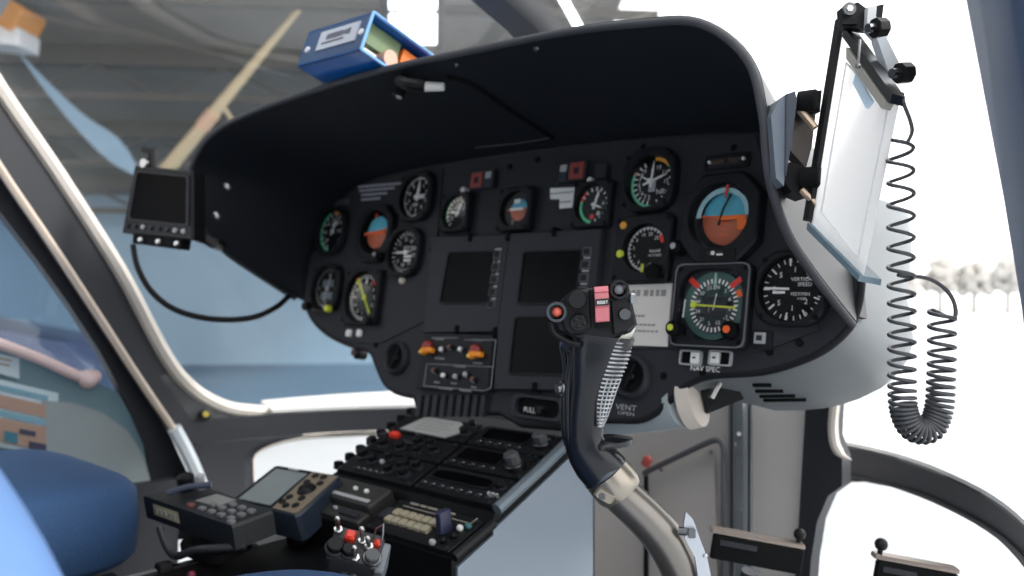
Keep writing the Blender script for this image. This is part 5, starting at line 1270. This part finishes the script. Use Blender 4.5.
# ---------------------------------------------------------------- collective head
ce = at_z(356, 546, .925)
E = frame(ce, VR.normalized(), (VF * .55 + VU * .83).normalized(), (VU * .55 - VF * .83).normalized())
E = frame(ce, (VR * .93 - VU * .25 + VF * .1).normalized(), Vector((0, 0, 1)), Vector((0, 0, 1)))
exx = (VR * .96 - VU * .22).normalized(); ezz = (VU * .75 - VF * .60); ezz = (ezz - exx * ezz.dot(exx)).normalized(); E = frame(ce, exx, ezz.cross(exx), ezz)
E = E @ Matrix.Scale(.84, 4)
t = thing('collective_lever', 'collective lever head with red guarded switches and chrome toggles', 'lever', E)
m = MB(); m.rbox((.036, -.004, -.030), (.012, .044, .05), .003, ch=.002); m.build('side_cover', mat('cover_grey', (112, 118, 126), .45, metal=.2), t)
m = MB(); m.rbox((0, 0, -.018), (.066, .050, .036), .008, ch=.004); m.build('head', mat('collective_grey', (40, 42, 46), .5, var=.1), t)
for x, y, s in ((-.010, .008, .0135), (.026, .006, .009)):
    m = MB(); m.rbox((x, y, .007), (s, s, .012), .003, ch=.003); m.build('red_guard', mat('guard_bright_red', (225, 62, 45), .4), t)
for x, y, h in ((-.028, .016, .020), (.006, .008, .022), (.016, .002, .014), (.004, -.018, .018)):
    m = MB(); m.cyl((x, y, 0), (x, y, .004), .0058, n=6); m.cyl((x, y, .004), (x - .003, y + .003, h), .0026, .0036, n=10); m.sphere((x - .003, y + .003, h), .004, n=10); m.build('toggle', STEEL, t)
rot(t, -.024, -.010, 0, .010, .012); rot(t, -.006, -.012, 0, .008, .012); rot(t, .024, -.012, 0, .009, .010, mt=mat('knob_grey', (74, 77, 80), .45))
m = MB(); m.tube([(.018, .010, 0), (.020, .018, .02), (.028, .02, .03), (.030, .012, .02), (.030, .0, .004)], .0012, 6); m.build('guard_wire', STEEL, t)
m = MB(); m.tube([(0, -.01, -.03), (0, -.06, -.10), (0, -.14, -.22), (0, -.2, -.35)], .018, 12); m.build('tube', DSTEEL, t)
# ---------------------------------------------------------------- cyclic stick
SC = .00081; ZC = .70
GO = at_z(590, 400, ZC)
GE = frame(GO, VR, VU, -VF)     # x right, y up, z toward the door
cyc = thing('cyclic_stick', 'black cyclic grip on a grey tube with pink switch guard on its head', 'control stick', GE)
def L3(px, py, z=0): return Vector(((px - 590) * SC, (400 - py) * SC, z * SC))
GRIP = mat('grip_black', (20, 23, 29), .27, var=.08, coat=.1, spec=.32); HEAD = mat('head_black', (24, 25, 28), .45, var=.1, spec=.25, scale=120, bump=.1)
def section(cx, cy, w, d, z, ang=0, n_=28, e=2.6):
    out = []
    for k in range(n_):
        a = 2*PI*k/n_; c, s = math.cos(a), math.sin(a)
        x = math.copysign(abs(c) ** (2/e), c) * w / 2; y = math.copysign(abs(s) ** (2/e), s) * d / 2
        out.append(L3(cx + x * math.cos(ang), cy + x * math.sin(ang), z + y))
    return out
R = [section(*s) for s in ((600, 336, 68, 48, 0, .10), (599, 345, 64, 46, 0, .10), (596, 357, 58, 44, 1, .06), (594, 370, 53, 42, 1, .02), (591, 386, 46, 40, 1), (587, 402, 41, 38, 0), (585, 418, 38.5, 37, 0), (584, 434, 38, 37, -1), (587, 446, 43, 40, -2, -.12), (593, 456, 48, 44, -4, -.28), (600, 466, 50, 46, -6, -.45), (606, 474, 48, 46, -8, -.6))]
m = MB(); m.loft(R, caps=True); m.build('grip', GRIP, cyc, smooth=60)
# finger ridge on the far-left edge
m = MB(); P = smooth_path([L3(x, y, 8) for x, y in ((568, 348), (571, 356), (570, 370), (567, 390), (567, 410), (568, 430), (571, 448))], 5); m.tube(P, [.0012] + [.0032] * (len(P) - 2) + [.0015], 8); m.build('finger_ridge', GRIP, cyc, smooth=70)
m = MB(); P = smooth_path([L3(x, y, -6) for x, y in ((563, 346), (566, 362), (566, 384), (564, 406), (565, 430), (568, 446))], 5); m.tube(P, .0026, 8); m.build('finger_ridge', GRIP, cyc, smooth=70)
m = MB(); m.cyl(L3(564, 388, 2), L3(556, 389, 4), .0045, n=12, ch=.001); m.cyl(L3(566, 388, 2), L3(561, 388, 3), .0065, n=12); m.build('trigger_stub', DSTEEL, cyc)
m = MB(); m.cyl(L3(566, 345, 6), L3(570, 338, 14), .006, n=12, ch=.002); m.build('side_button', DSTEEL, cyc)
# chequered strip
CHQ = mat('chequer_silver', (176, 180, 184), .32, metal=.85, var=.05); CHD = mat('chequer_dark', (40, 42, 46), .5)
cl = [(621, 343, 17), (618, 354, 20), (614, 366, 20), (609, 378, 19), (605, 390, 18), (602, 402, 16), (600, 414, 12), (598, 424, 7)]
rows = []
for x, y, w in cl:
    rows.append([L3(x + (u - .5) * w, y + (u - .5) * 2, z) for u, z in ((0, 20.5), (.25, 19.5), (.5, 16.5), (.75, 12.5), (1.0, 6.0))])
rows = [[Vector(p) for p in r] for r in rows]
m = MB(); m.sheet(rows, .0016); m.build('chequered_strip', CHD, cyc, smooth=60)
m = MB(); NR = 22
def rowat(f):
    g = f * (len(rows) - 1); i = min(int(g), len(rows) - 2); return [a.lerp(b, g - i) for a, b in zip(rows[i], rows[i+1])]
for k in range(NR):
    r = rowat(k / (NR - 1)); m.tube([p + Vector((.0006, 0, .0014)) for p in r], .00075, 5)
for j in range(1, 5):
    if j: m.tube([rowat(k / 12)[j] + Vector((.0006, 0, .0012)) for k in range(5, 13)], .0006, 5)
m.build('chequer_ribs', CHQ, cyc)
m = MB(); q = [L3(*p) for p in ((632, 322, 12), (634, 330, 8), (624, 346, 6), (613, 346, 20), (616, 338, 24))]; m.loft([q, [p - Vector((0, 0, .012)) for p in q]], caps=True); m.build('side_plate', mat('plate_cream', (205, 205, 195), .4), cyc, smooth=0)
# head block
def block(name, pts, z0, z1, mt, cx, cy, k=.93, top=3):
    a = [L3(cx + (x - cx) * .96, cy + (y - cy) * .96, z0) for x, y in pts]; b = [L3(x, y, z1 - top) for x, y in pts]; c = [L3(cx + (x - cx) * k, cy + (y - cy) * k, z1) for x, y in pts]
    m = MB(); m.loft([a, b, c], caps=True); return m.build(name, mt, cyc, smooth=20)
block('head', [(556, 330), (552, 318), (561, 300), (571, 292), (587, 289), (604, 288), (621, 287), (627, 293), (634, 324), (628, 332), (612, 338), (594, 341), (574, 338)], -22, 22, HEAD, 594, 316)
block('left_lobe', [(563, 330), (560, 316), (564, 301), (572, 292), (587, 290), (589, 328), (580, 334), (568, 335)], 20, 28, HEAD, 575, 313, .9)
block('right_lobe', [(607, 300), (624, 296), (632, 324), (624, 331), (610, 334)], 20, 29, HEAD, 620, 315, .9)
block('right_step', [(606, 288), (621, 287), (626, 296), (607, 299)], 20, 25, BLK, 615, 292, .9)
m = MB(); m.loft([[L3(x, y, z) for x, y in ((590, 287), (606, 285), (608, 326), (592, 328))] for z in (30, 33)], caps=True); m.build('guard_base', BLKM, cyc, smooth=0)
PINK = mat('guard_pink', (186, 104, 112), .45, var=.04)
m = MB(); ys = ((288, 39), (293, 43), (294, 41), (307, 45), (308, 43), (321, 41), (322, 37)); m.loft([[L3(590.5 + (y - 288) * .04, y, z), L3(603.5 + (y - 288) * .04, y - 1, z), L3(603.5 + (y - 288) * .04, y - 1, 32), L3(590.5 + (y - 288) * .04, y, 32)] for y, z in ys], caps=True); g = m.build('switch_guard', PINK, cyc, smooth=0)
m = MB(); m.loft([[L3(x, y, z) for x, y in ((591.2, 299.7), (603.8, 298.7), (604, 305.2), (591.4, 306.2))] for z in (43.5, 45.6)], caps=True); lb = m.build('label_tape', INKB, g, smooth=0)
m = MB(); m.text('RESET', 3.9 * SC, T(L3(597.6, 302.7, 46.2)) @ RZ(.07)); m.build('lettering', WHITE, lb, smooth=0)
def btn(name, px, py, z, r, h, mt, ring=None, cap=None, capr=.6, tilt=(0, 0)):
    M_ = T(L3(px, py, z)) @ RX(tilt[0]) @ RY(tilt[1])
    m = MB(M_)
    if ring: m.lathe([(r * .70, h * .5), (r * .72, h), (r * .95, h), (r, h * .85), (r, 0)], 26)
    else: m.lathe([(0, h), (r * .88, h), (r, h * .8), (r, 0)], 26)
    o = m.build(name, ring or mt, cyc, smooth=40)
    if cap:
        m = MB(M_); m.lathe([(0, h * .78), (r * capr * .7, h * .72), (r * capr, h * .5), (r * capr, 0)], 20); m.build('button_cap', cap, o, smooth=60)
    return o
s = SC
btn('record_button', 557, 312, 22, 10 * s, 14 * s, None, ring=mat('ring_grey', (70, 76, 82), .35, metal=.4), cap=mat('button_coral', (225, 105, 85), .4), capr=.52, tilt=(0, -.15))
btn('hat_switch', 575.5, 299, 28, 9 * s, 14 * s, HEAD, tilt=(.1, -.1))
btn('trim_switch', 577, 321, 26, 8.5 * s, 14 * s, HEAD, tilt=(.1, -.1))
for k in range(4):
    a = k * PI / 2 + .4; m = MB(); m.sphere(L3(577 + 4.5 * math.cos(a), 321 + 4.5 * math.sin(a), 40), 2.2 * s, n=8); m.build('trim_switch_nub', HEAD, cyc)
btn('ring_button', 614.5, 290.5, 28, 9.5 * s, 12 * s, None, ring=HEAD, cap=mat('cap_grey', (104, 106, 112), .45), capr=.58)
btn('small_button', 620, 314, 28, 6 * s, 9 * s, DSTEEL, cap=mat('cap_grey', (104, 106, 112), .45), capr=.66)
m = MB(); P = [L3(x, y, 27) for x, y in ((549, 322), (553, 333), (566, 341), (578, 344))]; m.tube(smooth_path(P, 4), .0022, 6); m.build('wire', BLK, cyc)
m = MB(); m.rbox(L3(628, 299, 30), (5 * s, 10 * s, 8 * s), 1.5 * s, ch=.0008); m.build('side_clip', mat('clip_silver', (190, 195, 200), .25, metal=.8), cyc)
# hand rest flange
m = MB(); fl = []
for k in range(24):
    a = 2*PI*k/24; fl.append((math.cos(a), math.sin(a)))
m.loft([[L3(608 + 25 * c + 0, 446 - 5 * 0 - c * 3, 24 * s_ - 4) for c, s_ in fl], [L3(608 + 25 * c, 441 - c * 3, 24 * s_ - 4) for c, s_ in fl], [L3(604 + 16 * c, 438 - c * 2, 20 * s_ - 4) for c, s_ in fl]], caps=True); m.build('hand_rest', GRIP, cyc, smooth=50)
# collar and tube
TUBE = mat('stick_tube_grey', (112, 109, 105), .3, metal=.75, var=.06, scale=30)
def ringtube(pts, name, mt, n_=26): 
    m = MB(); P = [L3(x, y, z) for x, y, z, r in pts]; m.tube(P, [r * SC for *_q, r in pts], n_); return m.build(name, mt, cyc, smooth=45)
ringtube(((606, 473, -8, 24.5), (613, 482, -9, 25.5), (619, 490, -10, 25), (623, 495, -10, 22.5)), 'collar', mat('collar_metal', (140, 134, 124), .28, metal=.8, var=.05))
ringtube(((600, 466, -8, 22), (606, 474, -8, 25)), 'collar_lip', mat('collar_dark', (52, 60, 72), .35), 26)
m = MB(); m.rbox((0, 0, 0), (20 * s, 11 * s, 14 * s), 3 * s, M=T(L3(603, 492, 10)) @ RZ(-.5), ch=.0015); o = m.build('clamp_lug', mat('collar_metal', (172, 168, 160), .28, metal=.8), cyc); 
m = MB(); m.cyl(L3(601, 492, 14), L3(600, 492, 19), .0028, n=6); m.build('clamp_bolt', DSTEEL, cyc)
path = smooth_path([L3(x, y, z) for x, y, z in ((612, 486, -10), (625, 499, -12), (645, 518, -14), (662, 537, -16), (675, 557, -18), (685, 580, -20), (691, 620, -24), (694, 690, -40), (692, 780, -60), (684, 900, -70))], 5)
m = MB(); m.tube(path, [19.5 * SC + 1.0 * SC * min(1, k / 15) for k in range(len(path))], 26); m.build('tube', TUBE, cyc, smooth=60)
m = MB(); q = [L3(x, y, 2) for x, y in ((685, 511), (692, 518), (699, 538), (706, 556), (713, 590), (700, 596), (694, 556), (684, 537), (683, 522))]; m.loft([q, [p - Vector((0, 0, .004)) for p in q]], caps=True); m.build('bracket_plate', mat('plate_aluminium', (176, 182, 190), .3, metal=.7), cyc, smooth=0)
m = MB(); m.rbox(L3(690, 531, 4), (7 * s, 9 * s, 6 * s), 1 * s); m.cyl(L3(678, 530, 0), L3(686, 530, 2), .0035, n=10); m.build('bracket_bolt', DSTEEL, cyc)
for px, py in ((704, 554), (709, 580)):
    m = MB(); m.sphere(L3(px, py, 2), 2.5 * s, n=8); m.build('bracket_bolt', STEEL, cyc)
m = MB(); m.tube(smooth_path([L3(x, y, -18) for x, y in ((643, 524), (641, 535), (645, 542), (656, 546))], 4), .0022, 8); m.build('cable_clip', DSTEEL, cyc)
m = MB(); m.sphere(L3(636, 520, -10), 2.2 * s, n=8); m.build('rivet', STEEL, cyc)

# ---------------------------------------------------------------- pedals
def pedal(c, W_, lab, ang, knob_off):
    t = thing('rudder_pedal', lab, 'pedal', frame(c, VR, VF, VU) @ RZ(ang) @ RY(.16), 'rudder pedals'); 
    m = MB(); m.rbox((0, 0, 0), (W_, .018, .005), .003, ch=.0015); m.build('tread_bar', mat('pedal_pinkgrey', (150, 138, 130), .3, metal=.5), t)
    m = MB(); m.rbox((.002, -.004, -.019), (W_ - .004, .012, .030), .003, ch=.002); m.rbox((-W_ * .2, -.011, -.012), (W_ * .4, .004, .006), .0015, mi=1); m.build('pad', [BLKM, BEZG], t)
    m = MB(); m.sphere((knob_off, .0, .013), .0075, n=14); m.cyl((knob_off, 0, 0), (knob_off, 0, .01), .003, n=10); m.build('pivot_knob', [BLK], t)
    m = MB(); m.tube([(0, .006, -.045), (.005, .03, -.16), (.01, .05, -.30)], .011, 10); m.build('arm', DSTEEL, t)
    m = MB(); m.rbox((.0, .012, -.085), (W_ * .55, .02, .012), .003, ch=.002); m.build('lower_tread', mat('tread_teal', (96, 112, 122), .4), t)
    return t
pedal(at_z(757, 537, 1.08), .115, 'near left rudder pedal in front of the grey bulkhead', -.10, .050)
pedal(at_z(915, 562, 1.0), .095, 'right rudder pedal against the bright chin window', -.10, -.040)

# ---------------------------------------------------------------- seats
SEATM = mat('seat_blue', (44, 76, 116), .85, var=.22, scale=260, bump=.25); SEATN = mat('seat_navy', (48, 66, 96), .85, var=.12, scale=120, bump=.15)
SEATP = mat('seat_pale_blue', (84, 116, 162), .8, var=.06, scale=60)
def cushion(m, x0, x1, y0, y1, z0, z1, r, mi=0):
    """soft block with generously rounded edges"""
    nx, ny = 10, 10; rows = []
    cx, cy, cz = (x0 + x1) / 2, (y0 + y1) / 2, (z0 + z1) / 2; hx, hy, hz = (x1 - x0) / 2, (y1 - y0) / 2, (z1 - z0) / 2
    N_ = 40; K = 12
    for k in range(K + 1):
        ph = -PI/2 + PI * k / K; cp, sp = math.cos(ph), math.sin(ph); e1 = .35; row = []
        zz = cz + hz * math.copysign(abs(sp) ** e1, sp); s_ = abs(cp) ** e1
        for j in range(N_):
            a = 2*PI*j/N_; c, s2 = math.cos(a), math.sin(a); e2 = .4
            row.append((cx + hx * s_ * math.copysign(abs(c) ** e2, c), cy + hy * s_ * math.copysign(abs(s2) ** e2, s2), zz))
        rows.append(row)
    m.loft(rows, caps=True, mi=mi)
def seat(x0, x1, lab, near):
    t = thing('pilot_seat', lab, 'seat', T((x0 + x1) / 2, -.70, .02))
    z = EZ - .232
    m = MB(); cushion(m, x0, x1, -.96, -.452 if near else -.418, z - .13, z, .05); m.build('seat_cushion', SEATM, t, world=True, smooth=80)
    m = MB(); m.box(((x0 + x1) / 2, -.70, (z - .13) / 2 + .02), (x1 - x0 - .08, .36, z - .15)); m.build('seat_pan', BLK, t, world=True)
    m = MB(); cushion(m, x0 + .03, x1 - .03, -1.10, -.97, z - .05, z + (.16 if near else .55), .05); m.build('backrest', SEATN, t, world=True, smooth=80)
    if near:
        pass
    return t
sr_ = seat(.205, .62, 'blue fabric seat right of the console, only its front corner showing', True)
m = MB(); P = smooth_path([Vector((.40, -.900, EZ + .10)) - VR * .0, Vector((.44, -.85, EZ + .03)), Vector((.515, -.815, EZ - .065)), Vector((.56, -.79, EZ - .13)), Vector((.60, -.77, EZ - .22)), Vector((.61, -.76, EZ - .34))], 6)
P = [p - VR * .046 for p in P]; m.tube(P, [.03] * 4 + [.036] * (len(P) - 4), 18); o = m.build('side_bolster', SEATP, sr_, world=True, smooth=80); o['label'] = 'pale blue side bolster'
seat(-.62, -.185, 'blue fabric seat beside the left cabin door', False)

# ================================================================ camera, light
cam = bpy.data.cameras.new('camera'); co = bpy.data.objects.new('camera', cam); COL.objects.link(co)
co.location = CAM; co.rotation_euler = (PI / 2, 0, YAW)
cam.sensor_width = 36; cam.lens = F / 1024 * 36; cam.shift_y = (CY - 288) / 1024; cam.clip_start = .02
cam.dof.use_dof = True; cam.dof.focus_distance = .76; cam.dof.aperture_fstop = 5.6
sc.camera = co
w = bpy.data.worlds.new('sky'); sc.world = w; w.use_nodes = True; nt = w.node_tree
bg = nt.nodes['Background']; sky = nt.nodes.new('ShaderNodeTexSky'); sky.sky_type = 'HOSEK_WILKIE'; sky.turbidity = 9; sky.ground_albedo = .6
sky.sun_direction = Vector((.8, .45, .5)).normalized()
mx = nt.nodes.new('ShaderNodeMix'); mx.data_type = 'RGBA'; mx.inputs[0].default_value = .88; mx.inputs[7].default_value = (1.0, 1.0, 1.0, 1)
nt.links.new(sky.outputs[0], mx.inputs[6]); nt.links.new(mx.outputs[2], bg.inputs['Color']); bg.inputs['Strength'].default_value = 1.0
sun = bpy.data.lights.new('sun', 'SUN'); so = bpy.data.objects.new('sun', sun); COL.objects.link(so)
sun.energy = 1.0; sun.angle = math.radians(12); sun.color = (1, .97, .93)
so.rotation_euler = Vector((-.8, -.45, -.62)).to_track_quat('-Z', 'Y').to_euler()
vs = sc.view_settings; vs.view_transform = 'Standard'; vs.look = 'None'; vs.gamma = 1; vs.use_curve_mapping = False; vs.exposure = 1.65
sc.cycles.use_denoising = True
sc.cycles.max_bounces = 8; sc.cycles.transparent_max_bounces = 16; sc.cycles.caustics_reflective = False; sc.cycles.caustics_refractive = False
